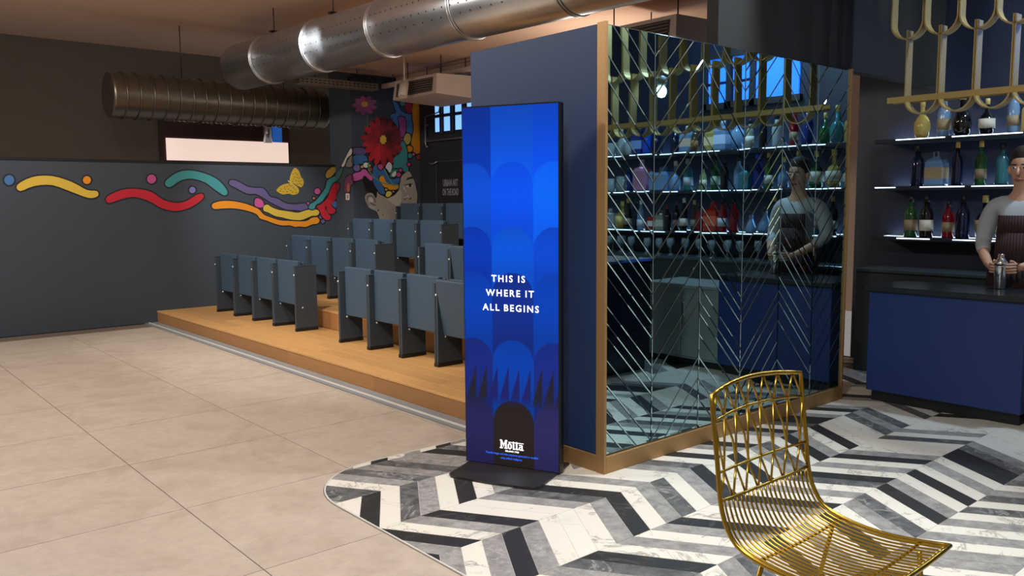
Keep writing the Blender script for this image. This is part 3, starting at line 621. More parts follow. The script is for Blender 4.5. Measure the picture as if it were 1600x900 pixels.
 ('H','dahlia_petal',(116, 22, 28),[(6.262,2.371),(6.281,2.468),(6.34,2.534),(6.381,2.551),(6.39,2.512),(6.362,2.431),(6.283,2.362)]),
 ('H','dahlia_petal',(97, 18, 24),[(6.302,2.347),(6.353,2.42),(6.427,2.449),(6.466,2.444),(6.458,2.407),(6.405,2.35),(6.315,2.329)]),
 ('H','dahlia_petal',(105, 20, 26),[(6.322,2.312),(6.401,2.362),(6.48,2.361),(6.514,2.341),(6.489,2.309),(6.416,2.276),(6.325,2.291)]),
 ('H','dahlia_petal',(83, 16, 20),[(6.284,2.29),(6.349,2.316),(6.406,2.304),(6.427,2.284),(6.404,2.264),(6.346,2.249),(6.283,2.273)]),
 ('H','dahlia_petal',(104, 20, 25),[(6.28,2.263),(6.351,2.26),(6.397,2.225),(6.406,2.197),(6.376,2.188),(6.317,2.199),(6.271,2.248)]),
 ('H','dahlia_petal',(164, 31, 40),[(6.256,2.234),(6.315,2.183),(6.333,2.119),(6.325,2.088),(6.294,2.1),(6.251,2.15),(6.24,2.226)]),
 ('H','dahlia_petal',(185, 35, 45),[(6.228,2.223),(6.253,2.155),(6.236,2.094),(6.214,2.071),(6.193,2.093),(6.181,2.153),(6.21,2.222)]),
 ('H','dahlia_petal',(203, 39, 50),[(6.193,2.226),(6.173,2.155),(6.124,2.111),(6.093,2.103),(6.089,2.132),(6.115,2.19),(6.178,2.235)]),
 ('H','dahlia_petal',(159, 30, 39),[(6.172,2.242),(6.133,2.191),(6.081,2.176),(6.054,2.183),(6.061,2.21),(6.099,2.247),(6.163,2.256)]),
 ('H','dahlia_petal',(158, 30, 39),[(6.16,2.265),(6.097,2.234),(6.04,2.242),(6.018,2.259),(6.038,2.281),(6.094,2.3),(6.159,2.282)]),
 ('H','dahlia_petal',(134, 25, 33),[(6.163,2.296),(6.101,2.295),(6.063,2.327),(6.057,2.352),(6.083,2.363),(6.134,2.356),(6.171,2.311)]),
 ('H','dahlia_petal',(147, 28, 36),[(6.182,2.322),(6.121,2.365),(6.099,2.423),(6.104,2.454),(6.135,2.446),(6.181,2.404),(6.197,2.332)]),
 ('H','dahlia_petal',(128, 24, 31),[(6.214,2.337),(6.189,2.406),(6.205,2.469),(6.227,2.493),(6.247,2.471),(6.26,2.41),(6.232,2.338)]),
 ('H','dahlia_petal',(84, 16, 20),[(6.25,2.334),(6.267,2.4),(6.314,2.441),(6.345,2.448),(6.349,2.42),(6.326,2.365),(6.265,2.325)]),
 ('H','dahlia_petal',(70, 13, 17),[(6.269,2.321),(6.313,2.38),(6.373,2.403),(6.404,2.4),(6.396,2.371),(6.352,2.326),(6.278,2.308)]),
 ('H','dahlia_petal',(112, 21, 27),[(6.262,2.274),(6.301,2.28),(6.325,2.263),(6.33,2.246),(6.314,2.236),(6.282,2.236),(6.257,2.263)]),
 ('H','dahlia_petal',(138, 26, 34),[(6.248,2.252),(6.288,2.227),(6.301,2.19),(6.296,2.17),(6.276,2.174),(6.246,2.2),(6.238,2.245)]),
 ('H','dahlia_petal',(173, 33, 42),[(6.221,2.241),(6.231,2.197),(6.215,2.16),(6.198,2.147),(6.186,2.163),(6.183,2.202),(6.208,2.242)]),
 ('H','dahlia_petal',(180, 34, 44),[(6.194,2.249),(6.181,2.214),(6.152,2.201),(6.134,2.204),(6.133,2.221),(6.149,2.247),(6.186,2.257)]),
 ('H','dahlia_petal',(140, 27, 34),[(6.18,2.274),(6.141,2.257),(6.108,2.266),(6.096,2.28),(6.11,2.294),(6.144,2.303),(6.181,2.286)]),
 ('H','dahlia_petal',(135, 26, 33),[(6.186,2.298),(6.148,2.302),(6.132,2.326),(6.133,2.343),(6.151,2.348),(6.18,2.34),(6.194,2.307)]),
 ('H','dahlia_petal',(123, 23, 30),[(6.208,2.316),(6.181,2.353),(6.183,2.392),(6.195,2.409),(6.212,2.399),(6.229,2.364),(6.22,2.319)]),
 ('H','dahlia_petal',(91, 17, 22),[(6.235,2.318),(6.239,2.363),(6.266,2.394),(6.287,2.402),(6.293,2.383),(6.283,2.345),(6.246,2.313)]),
 ('H','dahlia_petal',(70, 13, 17),[(6.26,2.297),(6.29,2.323),(6.322,2.322),(6.336,2.312),(6.328,2.295),(6.301,2.278),(6.263,2.286)]),
 ('H','dahlia_centre',(214, 180, 60),[(6.278,2.296),(6.288,2.271),(6.264,2.259),(6.254,2.233),(6.231,2.242),(6.208,2.231),(6.2,2.256),(6.176,2.266),(6.187,2.293),(6.178,2.318),(6.202,2.33),(6.211,2.356),(6.234,2.347),(6.258,2.358),(6.266,2.333),(6.289,2.323)]),
 ('H','pink_petal',(144, 78, 124),[(5.992,2.753),(6.076,2.77),(6.134,2.746),(6.148,2.721),(6.114,2.702),(6.043,2.697),(5.984,2.735)]),
 ('H','pink_petal',(154, 67, 121),[(5.985,2.736),(6.06,2.711),(6.078,2.665),(6.064,2.637),(6.023,2.637),(5.969,2.666),(5.962,2.725)]),
 ('H','pink_petal',(138, 66, 120),[(5.964,2.725),(5.993,2.671),(5.962,2.625),(5.926,2.608),(5.899,2.626),(5.888,2.674),(5.938,2.726)]),
 ('H','pink_petal',(147, 67, 108),[(5.94,2.725),(5.912,2.67),(5.85,2.646),(5.811,2.649),(5.809,2.676),(5.842,2.718),(5.923,2.738)]),
 ('H','pink_petal',(138, 78, 112),[(5.923,2.736),(5.849,2.702),(5.782,2.709),(5.756,2.728),(5.78,2.752),(5.846,2.774),(5.923,2.754)]),
 ('H','pink_petal',(144, 81, 118),[(5.922,2.753),(5.843,2.755),(5.808,2.789),(5.809,2.816),(5.847,2.827),(5.908,2.817),(5.938,2.768)]),
 ('H','pink_petal',(174, 76, 121),[(5.937,2.767),(5.885,2.802),(5.893,2.845),(5.92,2.866),(5.955,2.859),(5.988,2.825),(5.962,2.773)]),
 ('H','pink_petal',(136, 76, 105),[(5.96,2.773),(5.96,2.83),(6.009,2.866),(6.049,2.874),(6.066,2.85),(6.054,2.803),(5.984,2.766)]),
 ('H','pink_petal',(140, 81, 111),[(5.982,2.768),(6.039,2.817),(6.111,2.827),(6.147,2.816),(6.135,2.788),(6.079,2.752),(5.992,2.751)]),
 ('H','flower_centre',(206, 150, 60),[(6.007,2.761),(6.0,2.742),(5.981,2.728),(5.955,2.721),(5.93,2.724),(5.912,2.737),(5.906,2.754),(5.913,2.773),(5.932,2.787),(5.958,2.794),(5.983,2.791),(6.001,2.779)]),
]
# ================================================================== FLOOR
floor = MB().box(-3.0, 7.3, -4.0, 10.6, -0.12, -0.008).build('floor', M_joint)
tag(floor, 'floor of large beige stone tiles with a marble chevron field', 'floor', kind='structure')

# beige tiles, 0.885 m grid
T = 0.885
for i in range(-4, 3):
    for j in range(-3, 9):
        x0, y0 = 2.195 + (i - 1) * T, 3.06 + (j - 1) * T
        x1, y1 = x0 + T, y0 + T
        if x0 > 3.2 or (x0 >= 1.9 and y1 < 3.9):
            continue
        x1 = min(x1, 3.11)
        dd, rr = frame_size(((x0 + x1) / 2, (y0 + y1) / 2, 0))
        if dd < 0.2 or rr < -0.78 * dd or y1 > 10.6:
            continue
        g = 0.0022
        MB().box(x0 + g, x1 - g, y0 + g, y1 - g, -0.012, -0.004).build('floor_tile', M_beige, floor)

# chevron field: convex region X >= XB, Y <= YB with a rounded corner
XB, YB, RC = 1.877, 3.965, 0.47
arc = [(XB + RC + RC * math.cos(PI - t * PI / 2 / 14), YB - RC + RC * math.sin(PI - t * PI / 2 / 14)) for t in range(15)]
def in_region(poly):
    poly = clip(poly, -1, 0, -XB)
    poly = clip(poly, 0, 1, YB)
    for k in range(14):
        a = PI - (k + 0.5) * PI / 2 / 14
        nx, ny = math.cos(a), math.sin(a)
        if len(poly) < 3: return []
        poly = clip(poly, nx, ny, nx * (XB + RC) + ny * (YB - RC) + RC)
    return poly
bed = [(7.2, -2.5), (7.2, YB)] + arc[::-1] + [(XB, -2.5)]
MB().prism(bed, -0.02, -0.0016).build('grout_bed', M_grout, floor)
path = [(XB, -2.5)] + arc + [(3.16, YB)]
def offset_path(path, d):
    out = []
    for i, p in enumerate(path):
        a, b = path[max(i - 1, 0)], path[min(i + 1, len(path) - 1)]
        tx, ty = b[0] - a[0], b[1] - a[1]
        l = math.hypot(tx, ty)
        out.append((p[0] - ty / l * d, p[1] + tx / l * d))
    return out
tb = MB()
for lo, hi, z, mi in ((0.0, 0.008, 0.0006, 0), (0.008, 0.012, -0.003, 1)):
    a, b = offset_path(path, lo), offset_path(path, hi)
    for i in range(len(path) - 1):
        tb.prism([a[i], a[i + 1], b[i + 1], b[i]][::-1], -0.01, z, mi)
tag(tb.build('trim_1', [M_alumw, M_joint]), 'thin pale metal edging around the chevron marble', 'floor trim', kind='structure')

CX0, CY0, CW, CP, CS = 2.354, 2.702, 0.406, 0.1108, -0.258
KIND = {'w': M_white, 'p': M_plain, 'g': M_grey, 'd': M_dark, 'k': M_black}
# pieces by band (named by its far seam) and joint number, as they lie in the photograph
SEQ = {-2: (-4, 'kwkwgwkwgwkgwdgwkwgwkwgw'),
       -1: (-6, 'wgddwgdgdggkdwkgwkwgdwkwg'),
       0: (-6, 'gwwkwdgwkwgdwkwgwkwgdwkgwkw'),
       1: (-6, 'wkgkwgkwwgdkwgwwgdwkwgkwwgkwd'),
       2: (-8, 'gwgkgwgkgwpwgkwgdwgkwwkwgdwkgwkw'),
       3: (-8, 'kwgdkwgwgdkwgwgkwwgkwgwdkwgwkgw'),
       4: (-8, 'wgkwdgwkwgwgdwkwgwkwgdwkgwkwgwk')}
pieces = []
for i in range(-2, 10):
    yA = CY0 - (i - 2) * CW          # far seam
    yB = yA - CW
    oA, oB = (CS if i % 2 else 0.0), (0.0 if i % 2 else CS)
    rs = random.Random(100 + i)
    start, seq = SEQ.get(i, (-10, ''))
    for j in range(-10, 45):
        xa, xb = CX0 + j * CP + oA, CX0 + j * CP + oB
        poly = [(xb, yB), (xb + CP, yB), (xa + CP, yA), (xa, yA)]
        k = j - start
        kd = seq[k] if 0 <= k < len(seq) else rs.choice('wwwkggdp')
        poly = in_region(poly)
        if len(poly) < 3 or abs(area2(poly)) < 2e-4: continue
        poly = shrink(poly, 0.0011)
        if len(poly) < 3: continue
        cx = sum(p[0] for p in poly) / len(poly); cy = sum(p[1] for p in poly) / len(poly)
        if cx > 7.1 or cy < -1.2: continue
        if 3.35 < cx < 5.6 and 3.15 < cy: continue       # beneath the partition
        dd, rr = frame_size((cx, cy, 0))
        show = area2(poly) / dd ** 3 if dd > 2.2 and abs(rr) < 0.62 * dd else 0
        pieces.append((show, kd, poly))
pieces.sort(key=lambda t: -t[0])
for show, kd, poly in pieces[:290]:
    MB().prism(poly, -0.012, 0.0).build('chevron_tile', KIND[kd], floor)
rest = MB()
order = 'wpgdk'
for show, kd, poly in pieces[290:]:
    rest.prism(poly, -0.012, 0.0, order.index(kd))
tag(rest.build('chevron_tiles_beyond', [KIND[c] for c in order], floor), kind='stuff')

# ================================================================== CEILING
ZC = 3.7
ceil = MB().box(-3.0, 10.4, -4.0, 13.2, ZC, ZC + 0.1).build('ceiling', M_ceil)
tag(ceil, 'warm beige plaster ceiling above the hall', 'ceiling', kind='structure')
for x, w, h in ((6.35, 0.3, 0.10), (7.5, 0.22, 0.2), (8.6, 0.2, 0.2)):
    MB().box(x, x + w, 3.8, 9.9, ZC - h, ZC, c=0.01).build('ceiling_beam', M_ceild, ceil)
MB().box(5.25, 6.84, 3.8, 9.98, 3.15, ZC, c=0.01).build('ceiling_soffit', M_ceil, ceil)
bulk = MB().box(4.13, 7.2, 2.97, 3.05, 2.335, ZC - 0.002).build('bulkhead', M_bulk)
tag(bulk, 'black bulkhead hanging over the right end of the mirrored partition', 'bulkhead', kind='structure')

# ================================================================== WALLS
YL, XP, YH, XBW = 10.475, 5.75, 10.0, 6.85
wl = MB().box(-3.0, XP + 0.3, YL, YL + 0.12, 0, 1.955).build('wall_left', M_wall)
tag(wl, 'low charcoal wall painted with a butterfly and colour ribbons', 'wall', kind='structure')
wm = MB().box(XP, XBW + 0.2, YH, YL + 0.12, 0, ZC).build('wall_mural', M_wall)
tag(wm, 'tall charcoal wall with painted head and red dahlia', 'wall', kind='structure')
wb = MB().box(XBW, XBW + 0.2, 6.6, YH, 0, ZC).build('wall_back', M_walld)
tag(wb, 'dark wall behind the top seat row', 'wall', kind='structure')
wq = MB().box(10.2, 10.4, 3.7, 10.0, 0, ZC).build('wall_rear', M_ceild)
tag(wq, 'pale wall far behind the mirrored partition', 'wall', kind='structure')
wf = MB().box(-3.0, 7.3, 13.0, 13.2, 0, ZC).build('wall_far', M_wallb)
tag(wf, 'umber wall of the room beyond the low painted wall', 'wall', kind='structure')
wr = MB().box(7.25, 7.4, -4.0, 3.7, 0, ZC).build('wall_right', M_barw)
tag(wr, 'dark blue wall behind the bar shelves', 'wall', kind='structure')
MB().box(-3.0, XP - 0.001, YL - 0.012, YL, 1.93, 1.958).build('wall_cap', M_bulk, wl)

# ---- the mural: flat paint, each patch a shape on its own wall
def tri_fill(poly):
    from mathutils.geometry import tessellate_polygon
    return tessellate_polygon([[Vector((p[0], p[1], 0)) for p in poly]])
paint_mats = {}
def paint(c):
    if c not in paint_mats:
        paint_mats[c] = mk('mural_paint_%d_%d_%d' % c, c, 0.7, var=0.04, scale=12)
    return paint_mats[c]
OUTL = mk('mural_outline', (26, 26, 30), 0.75)
SHARP = {'stem', 'dahlia_petal', 'pink_petal', 'dahlia_centre', 'spot', 'neck_mark', 'eyebrow'}
NOLINE = {'spot', 'dahlia_petal', 'pink_petal', 'stem', 'face', 'cheek', 'jaw_highlight', 'hair', 'eyebrow', 'eye_white', 'eyelid', 'pupil', 'nostril', 'nose_highlight', 'ear_fold', 'earring', 'neck_mark', 'head_cavity', 'dahlia_base', 'dahlia_centre', 'flower_centre', 'wing', 'butterfly_body'}
GROUPED = {'wing': 'painted_butterfly', 'butterfly_body': 'painted_butterfly', 'spot': 'painted_butterfly',
           'dahlia_base': 'painted_dahlia', 'dahlia_petal': 'painted_dahlia', 'dahlia_centre': 'painted_dahlia',
           'pink_petal': 'painted_pink_flower', 'flower_centre': 'painted_pink_flower',
           'head_cavity': 'painted_head', 'face': 'painted_head', 'cheek': 'painted_head', 'jaw_highlight': 'painted_head', 'hair': 'painted_head', 'eyebrow': 'painted_head', 'eye_white': 'painted_head',
           'eyelid': 'painted_head', 'pupil': 'painted_head', 'nostril': 'painted_head', 'nose_highlight': 'painted_head', 'ear_fold': 'painted_head', 'earring': 'painted_head', 'neck_mark': 'painted_head'}
LAB = {'painted_butterfly': 'yellow butterfly with dark spots', 'painted_dahlia': 'large red dahlia with yellow centre', 'painted_pink_flower': 'small pink flower on a stem', 'painted_head': 'grey painted face in three-quarter profile'}
LEVEL = {'painted_head': 1, 'blob': 2, 'ribbon': 2, 'stem': 5, 'painted_butterfly': 3, 'painted_dahlia': 4, 'painted_pink_flower': 6}
mural_groups = {}
lvl_count = {}
for wall, name, col, pts in MURAL:
    g = GROUPED.get(name)
    base = g or name
    key = g if g else (name, len(mural_groups))
    ent = mural_groups.setdefault(key, [wall, base, MB(), [], 0])
    mb, mats = ent[2], ent[3]
    poly = pts if name in SHARP else spline(pts, 3)
    lay = [(poly, paint(col))]
    if name not in NOLINE:
        cx = sum(p[0] for p in poly) / len(poly); cy = sum(p[1] for p in poly) / len(poly)
        A = area2(poly)
        out = []
        n = len(poly)
        for i in range(n):
            a, b = poly[i - 1], poly[(i + 1) % n]
            tx, ty = b[0] - a[0], b[1] - a[1]
            l = math.hypot(tx, ty) or 1
            s = 1 if A > 0 else -1
            out.append((poly[i][0] + ty / l * 0.016 * s, poly[i][1] - tx / l * 0.016 * s))
        lay = [(out, OUTL)] + lay
    for pl, mt in lay:
        ent[4] += 1
        off = 0.0006 * LEVEL.get(base, 2) * 2 + 0.00012 * (ent[4] + len(mural_groups) * 0.6)
        if mt not in mats: mats.append(mt)
        mi = mats.index(mt)
        for t in tri_fill(pl):
            q = [pl[k] for k in t]
            if wall == 'P':
                P3 = [(XP - off, p[0], p[1]) for p in q]
                nr = Vector((-1, 0, 0))
            else:
                yy = (YL if wall == 'L' else YH) - off
                P3 = [(p[0], yy, p[1]) for p in q]
                nr = Vector((0, -1, 0))
            a, b, c = (Vector(p) for p in P3)
            if (b - a).cross(c - a).dot(nr) < 0: P3 = P3[::-1]
            mb.quad(P3, mi)
for key, (wall, base, mb, mats, _) in mural_groups.items():
    o = mb.build({'blob': 'painted_blob', 'ribbon': 'painted_ribbon', 'stem': 'painted_stem'}.get(base, base), mats, wl if wall == 'L' else wm)
    if base in LAB: o['label'] = LAB[base]

sw = thing('light_switch', 'small white switch plate on the mural corner', 'switch', (XP, 10.14, 1.47))
MB().box(-0.012, -0.001, -0.045, 0.045, 0, 0.09, c=0.003).build('switch_plate', mk('switch_white', (206, 200, 188), 0.5), sw)
MB().box(-0.016, -0.012, -0.03, 0.0, 0.02, 0.07, c=0.002).build('rocker', mk('switch_rose', (150, 90, 100), 0.5), sw)

# ---- window in the back wall: four tall panes
win = thing('window_1', 'barred window high in the dark back wall', 'window', (XBW, 0, 0), kind='structure')
MB().box(-0.012, -0.001, 8.55, 9.62, 2.36, 2.86).build('window_backing', M_frame, win)
for yc, w in ((9.54, 0.10), (9.31, 0.145), (9.05, 0.145), (8.79, 0.145)):
    for z0, z1 in ((2.40, 2.595), (2.625, 2.84)):
        MB().box(-0.016, -0.012, yc - w / 2, yc + w / 2, z0, z1).build('pane', M_pane, win)
for yc in (9.425, 9.18, 8.92, 8.66):
    MB().box(-0.05, -0.012, yc - 0.025, yc + 0.025, 2.36, 2.86, c=0.006).build('mullion', M_frame, win)
MB().box(-0.045, -0.012, 8.55, 9.62, 2.59, 2.63).build('crossbar', M_frame, win)

# ---- pipes on the dark wall
pipe = thing('wall_pipe', 'thin grey conduit bending along the dark back wall', 'pipe', (XBW, 0, 0))
mp = mk('conduit_grey', (150, 148, 150), 0.35, 0.8)
MB().tube([(-0.05, 9.78, 2.62), (-0.05, 9.78, 2.25), (-0.05, 9.76, 2.21), (-0.05, 9.72, 2.20)], 0.013, 8).build('vertical_run', mp, pipe)
MB().tube([(-0.05, 9.82, 2.28), (-0.05, 8.3, 2.285)], 0.011, 8).build('horizontal_run', mp, pipe)
MB().tube([(-0.05, 9.78, 2.62), (-0.05, 9.45, 2.66), (-0.05, 9.4, 2.85)], 0.010, 8).build('upper_run', mp, pipe)
MB().tube([(-0.05, 9.72, 1.98), (-0.05, 9.62, 1.96), (-0.05, 9.5, 1.99)], 0.012, 8).build('hook_run', mp, pipe)
for z in (2.3, 2.5): MB().box(-0.06, -0.001, 9.765, 9.795, z, z + 0.02).build('clip', mp, pipe)

# ---- lettering and door on the dark wall
door = thing('door_1', 'flat dark door with pale lettering in the back wall', 'door', (XBW, 0, 0), kind='structure')
MB().box(-0.02, -0.001, 8.3, 9.55, 0.72, 1.98, c=0.004).build('door_leaf', mk('door_black', (20, 20, 28), 0.6), door)
MB().box(-0.03, -0.001, 9.55, 9.58, 0.72, 2.0).build('door_frame', mk('door_frame_grey', (44, 46, 58), 0.6), door)
MB().box(-0.03, -0.001, 8.3, 9.58, 1.98, 2.0).build('door_head', MATS['door_frame_grey'], door)
for line, z in (('URBAN ART', 1.69), ('ON THE ROAD', 1.565)):
    me = text_mesh(line, 0.125, M_ink, 0.95, 0.004, xs=0.52 if len(line) < 10 else 0.45)
    for v in me.vertices: v.co = Vector((-0.022, 9.25 - v.co.x, z + v.co.y))
    link('lettering', me, door)
for k in range(7):
    MB().box(-0.0225, -0.021, 8.72, 8.95 + 0.02 * (k % 3), 1.53 + k * 0.032, 1.538 + k * 0.032).build('small_print', M_ink, door)

# ---- opening in the far room
win2 = thing('window_2', 'self-glowing pale panel beneath a pipe shaft in the far room', 'window', (0, 13.0, 0), kind='structure')
MB().box(4.2, 6.29, -0.02, -0.001, 2.05, 2.75).build('shaft_backing', mk('maroon_dark', (58, 34, 32), 0.7), win2)
MB().box(4.3, 6.26, -0.04, -0.02, 2.09, 2.42).build('glow_panel', mk('glow_panel', (235, 215, 205), 0.5, emis=(255, 226, 212), estr=0.75), win2)  # emission stands in for light falling on the panel
MB().box(6.0, 6.16, -0.035, -0.02, 2.42, 2.74).build('blue_pane', mk('blue_pane', (40, 90, 160), 0.4, emis=(40, 100, 190), estr=0.5), win2)
MB().tube([(5.88, -0.1, 2.40), (5.88, -0.1, 2.75)], 0.07, 12).build('pipe', M_steel, win2)

# ================================================================== MIRRORED PARTITION
KX0, KX1, KY0, KY1, KZ = 3.154, 5.64, 2.95, 4.05, 2.335
kio = thing('wall_partition', 'navy partition block faced with tinted mirror strips and brass trim', 'partition', (0, 0, 0), kind='structure')
MB().box(KX0 + 0.012, KX1, KY0 + 0.014, KY1, 0.0, KZ - 0.02).build('core', M_mback, kio)
MB().box(KX0, KX0 + 0.012, KY0 + 0.055, KY1, 0.094, KZ, c=0.002).build('navy_panel', M_navy, kio)
MB().box(KX0 - 0.004, KX0 + 0.012, KY0 + 0.052, KY1, 0.0, 0.093, c=0.002).build('brass_skirting', M_brass, kio)
MB().box(KX0 - 0.006, KX0 + 0.012, KY0 - 0.014, KY0 + 0.048, 0.0, KZ + 0.006, c=0.0015).build('corner_post', M_brass, kio)
MB().box(KX0 + 0.012, KX1, KY0 - 0.013, KY0 + 0.014, 0.0, 0.094, c=0.002).build('brass_skirting', M_brass, kio)
MB().box(KX1, KX1 + 0.02, KY0 - 0.014, KY1, 0.0, KZ + 0.006, c=0.002).build('end_post', M_brass, kio)
cols = [3.166, 3.544, 3.968, 4.386, 4.804, 5.222, 5.64]
seamz = [2.62, 2.50, 2.37, 2.21, 2.092, 1.997, 1.813, 1.684, 1.54, 1.42, 1.347, 1.253, 1.12, 0.993, 0.93, 0.841, 0.76, 0.681, 0.525, 0.435, 0.365, 0.24, 0.105, -0.02, -0.14, -0.3]
rm = random.Random(5)
for ci in range(6):
    xa, xb = cols[ci] + 0.001, cols[ci + 1] - 0.001
    seam = cols[1] if ci == 0 else (cols[ci] if ci % 2 else cols[ci + 1])
    sg = -1 if ci % 2 == 0 else 1               # strips fall or rise to the right
    zs = [z for z in seamz if not (ci > 0 and rm.random() < 0.14)]
    zs = [3.1] + zs + [-0.6]
    for za, zb in zip(zs, zs[1:]):
        lo, hi = zb, za
        poly = [(xa, 0.098), (xb, 0.098), (xb, KZ - 0.004), (xa, KZ - 0.004)]
        poly = clip(poly, -sg, 1, hi - sg * seam)      # z - sg*x <= hi - sg*seam
        if len(poly) < 3: continue
        poly = clip(poly, sg, -1, -(lo - sg * seam))
        if len(poly) < 3 or abs(area2(poly)) < 3e-4: continue
        p0 = shrink(poly, 0.0012); p1 = shrink(poly, 0.0052)
        if len(p1) < 3 or len(p0) != len(p1): 
            p1 = shrink(poly, 0.003)
            if len(p1) != len(p0) or len(p1) < 3: continue
        n = len(p0)
        cx = sum(p[0] for p in p0) / n; cz = sum(p[1] for p in p0) / n
        tx, tz = rm.uniform(-1, 1) * 0.0012, rm.uniform(-1, 1) * 0.0012
        mb = MB()
        def pt(p, y): return (p[0], KY0 + y + tx * (p[0] - cx) + tz * (p[1] - cz), p[1])
        mb.v = [pt(p, 0.008) for p in p0] + [pt(p, 0.0022) for p in p0] + [pt(p, 0.0) for p in p1]
        mb._face([2 * n + i for i in range(n)], 0)
        for i in range(n):
            j = (i + 1) % n
            mb._face((n + i, n + j, 2 * n + j, 2 * n + i), 0)
            mb._face((i, j, n + j, n + i), 1)
        mb.build('mirror_strip', [M_mirror, M_mback], kio)
# ================================================================== STEPPED PLATFORM
SX0, SD, SZ0, SDZ = 3.267, 0.845, 0.14, 0.19
rb = random.Random(11)
YEND = YL - 0.004
STEPN = ['lowest', 'second', 'third', 'topmost']
for k in range(4):
    x0 = SX0 + SD * k
    x1 = x0 + SD if k < 3 else XBW - 0.004
    z = SZ0 + SDZ * k
    ye = YEND if x1 < XP else YH - 0.005
    plat = thing('platform_step', '%s oak step of the seating platform' % STEPN[k], 'platform', (x0, 4.08, 0), group='oak steps of the seating platform')
    def PB(xa, xb, y0, y1, z0, z1, m=0, c=0.0):
        return MB().box(xa - x0, xb - x0, y0 - 4.08, y1 - 4.08, z0, z1, m, c)
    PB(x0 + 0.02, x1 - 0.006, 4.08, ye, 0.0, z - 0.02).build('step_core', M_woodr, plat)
    nb = 6 if k < 3 else 7
    w = (x1 - x0) / nb
    for b in range(nb):
        y = 4.08 - rb.uniform(0, 1.3)
        while y < ye:
            l = rb.uniform(1.3, 2.3)
            a, e = max(y, 4.08), min(y + l, ye)
            if e - a > 0.05:
                PB(x0 + b * w + (0.0 if b else -0.004), x0 + (b + 1) * w - (0.0012 if b < nb - 1 else 0.006), a + 0.0008, e - 0.0008, z - 0.02, z, c=0.0015).build('tread_board', M_wood, plat)
            y += l
    zb = z - SDZ if k else 0.0
    y = 4.08
    while y < ye - 0.01:
        l = rb.uniform(0.9, 1.8) if k == 0 else rb.uniform(0.18, 0.5)
        e = min(y + l, ye)
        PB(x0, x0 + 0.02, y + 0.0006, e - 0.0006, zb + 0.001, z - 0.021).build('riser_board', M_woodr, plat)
        y = e
st = MB()
st.box(3.17, 3.262, 4.07, YL - 0.002, -0.01, 0.004, 0)
st.box(3.158, 3.17, 4.07, YL - 0.002, -0.01, 0.009, 1)
st.box(3.112, 3.158, 4.07, YL - 0.002, -0.01, 0.001, 0)
tag(st.build('trim_2', [M_alum, M_alumw]), 'grey metal edging strip along the foot of the platform', 'floor trim', kind='structure')

# ================================================================== FOLDING SEATS
PW, PH, PT = 0.24, 0.662, 0.052
def end_panel_mesh():
    m = MB()
    m.box(0, PW, -0.014, 0.014, 0.03, PH, 0, 0.003)
    m.box(-0.002, PW + 0.002, -0.016, 0.016, PH, PH + 0.008, 0, 0.002)
    return m.mesh('side_panel', [M_panel, M_blackp])
def panel_mesh():
    m = MB()
    h = PT / 2
    m.box(0, PW, -h, -0.004, 0.03, PH, 0, 0.003)
    m.box(0, PW, 0.004, h, 0.03, PH, 0, 0.003)
    m.box(0.012, PW - 0.012, -0.005, 0.005, 0.03, PH - 0.01, 1)
    m.box(-0.002, PW + 0.002, -h - 0.002, h + 0.002, PH, PH + 0.008, 0, 0.002)
    return m.mesh('side_panel', [M_panel, M_blackp])
def foot_mesh():
    return MB().box(-0.003, PW + 0.003, -PT / 2 - 0.003, PT / 2 + 0.003, 0, 0.03, 0, 0.003).mesh('foot', M_blackp)
def pad_mesh(w):
    m = MB()
    m.box(-0.045, 0.003, -w / 2, w / 2, 0.0, 0.452, 0, 0.006)
    return m.mesh('seat_pad', M_seat)
def back_mesh(w):
    m = MB()
    m.box(0.062, 0.088, -w / 2 + 0.004, w / 2 - 0.004, 0.28, 0.694, 0, 0.005)
    return m.mesh('backrest', M_seat)
def rail_mesh(w):
    m = MB()
    m.box(0.13, 0.21, -w / 2, w / 2, 0.262, 0.275, 0)
    m.tube([(0.11, -w / 2, 0.262), (0.11, w / 2, 0.262)], 0.012, 8, 0)
    return m.mesh('hinge_rail', M_blackp)
def bolt_mesh():
    return MB().lathe([(0.0, -0.002), (0.0095, -0.002), (0.0095, 0.003), (0.006, 0.006), (0.0, 0.007)], seg=8).mesh('bolt', M_bolt)
ME_panel, ME_end, ME_foot, ME_bolt = panel_mesh(), end_panel_mesh(), foot_mesh(), bolt_mesh()
ME_foot1 = MB().box(-0.003, PW + 0.003, -0.017, 0.017, 0, 0.03, 0, 0.003).mesh('foot', M_blackp)
def add_panel(root, y, single=False):
    p = link('side_panel', ME_end if single else ME_panel, root); p.location = (0, y, 0)
    f = link('foot', ME_foot1 if single else ME_foot, p)
    b = link('bolt', ME_bolt, p); b.location = (-0.001, 0.0 if single else -0.013, 0.575); b.rotation_euler = (0, -PI / 2, 0)
    b2 = link('bolt', ME_bolt, p); b2.location = (0.075, -(0.014 if single else PT / 2) - 0.001, 0.24); b2.rotation_euler = (PI / 2, 0, 0)
meshes = {}
def seat(pitch, loc, label, group, tilt=0.0, end=False, outer=False):
    w = pitch - PT - 0.008
    if w not in meshes: meshes[w] = (pad_mesh(w), back_mesh(w), rail_mesh(w))
    t = thing('folding_seat', label, 'seat', loc, 0, group)
    pad = link('seat_pad', meshes[w][0], t); pad.location = (0.098, pitch / 2, 0.258); pad.rotation_euler = (0, -tilt, 0)
    bk = link('backrest', meshes[w][1], t); bk.location = (0.055, pitch / 2, 0)
    rl = link('hinge_rail', meshes[w][2], t); rl.location = (0, pitch / 2, 0)
    add_panel(t, pitch, outer)
    if end: add_panel(t, 0.0, True)
    return t
ROWN = ['front', 'second', 'third', 'top']
ORD = ['first', 'second', 'third', 'fourth', 'fifth', 'sixth']
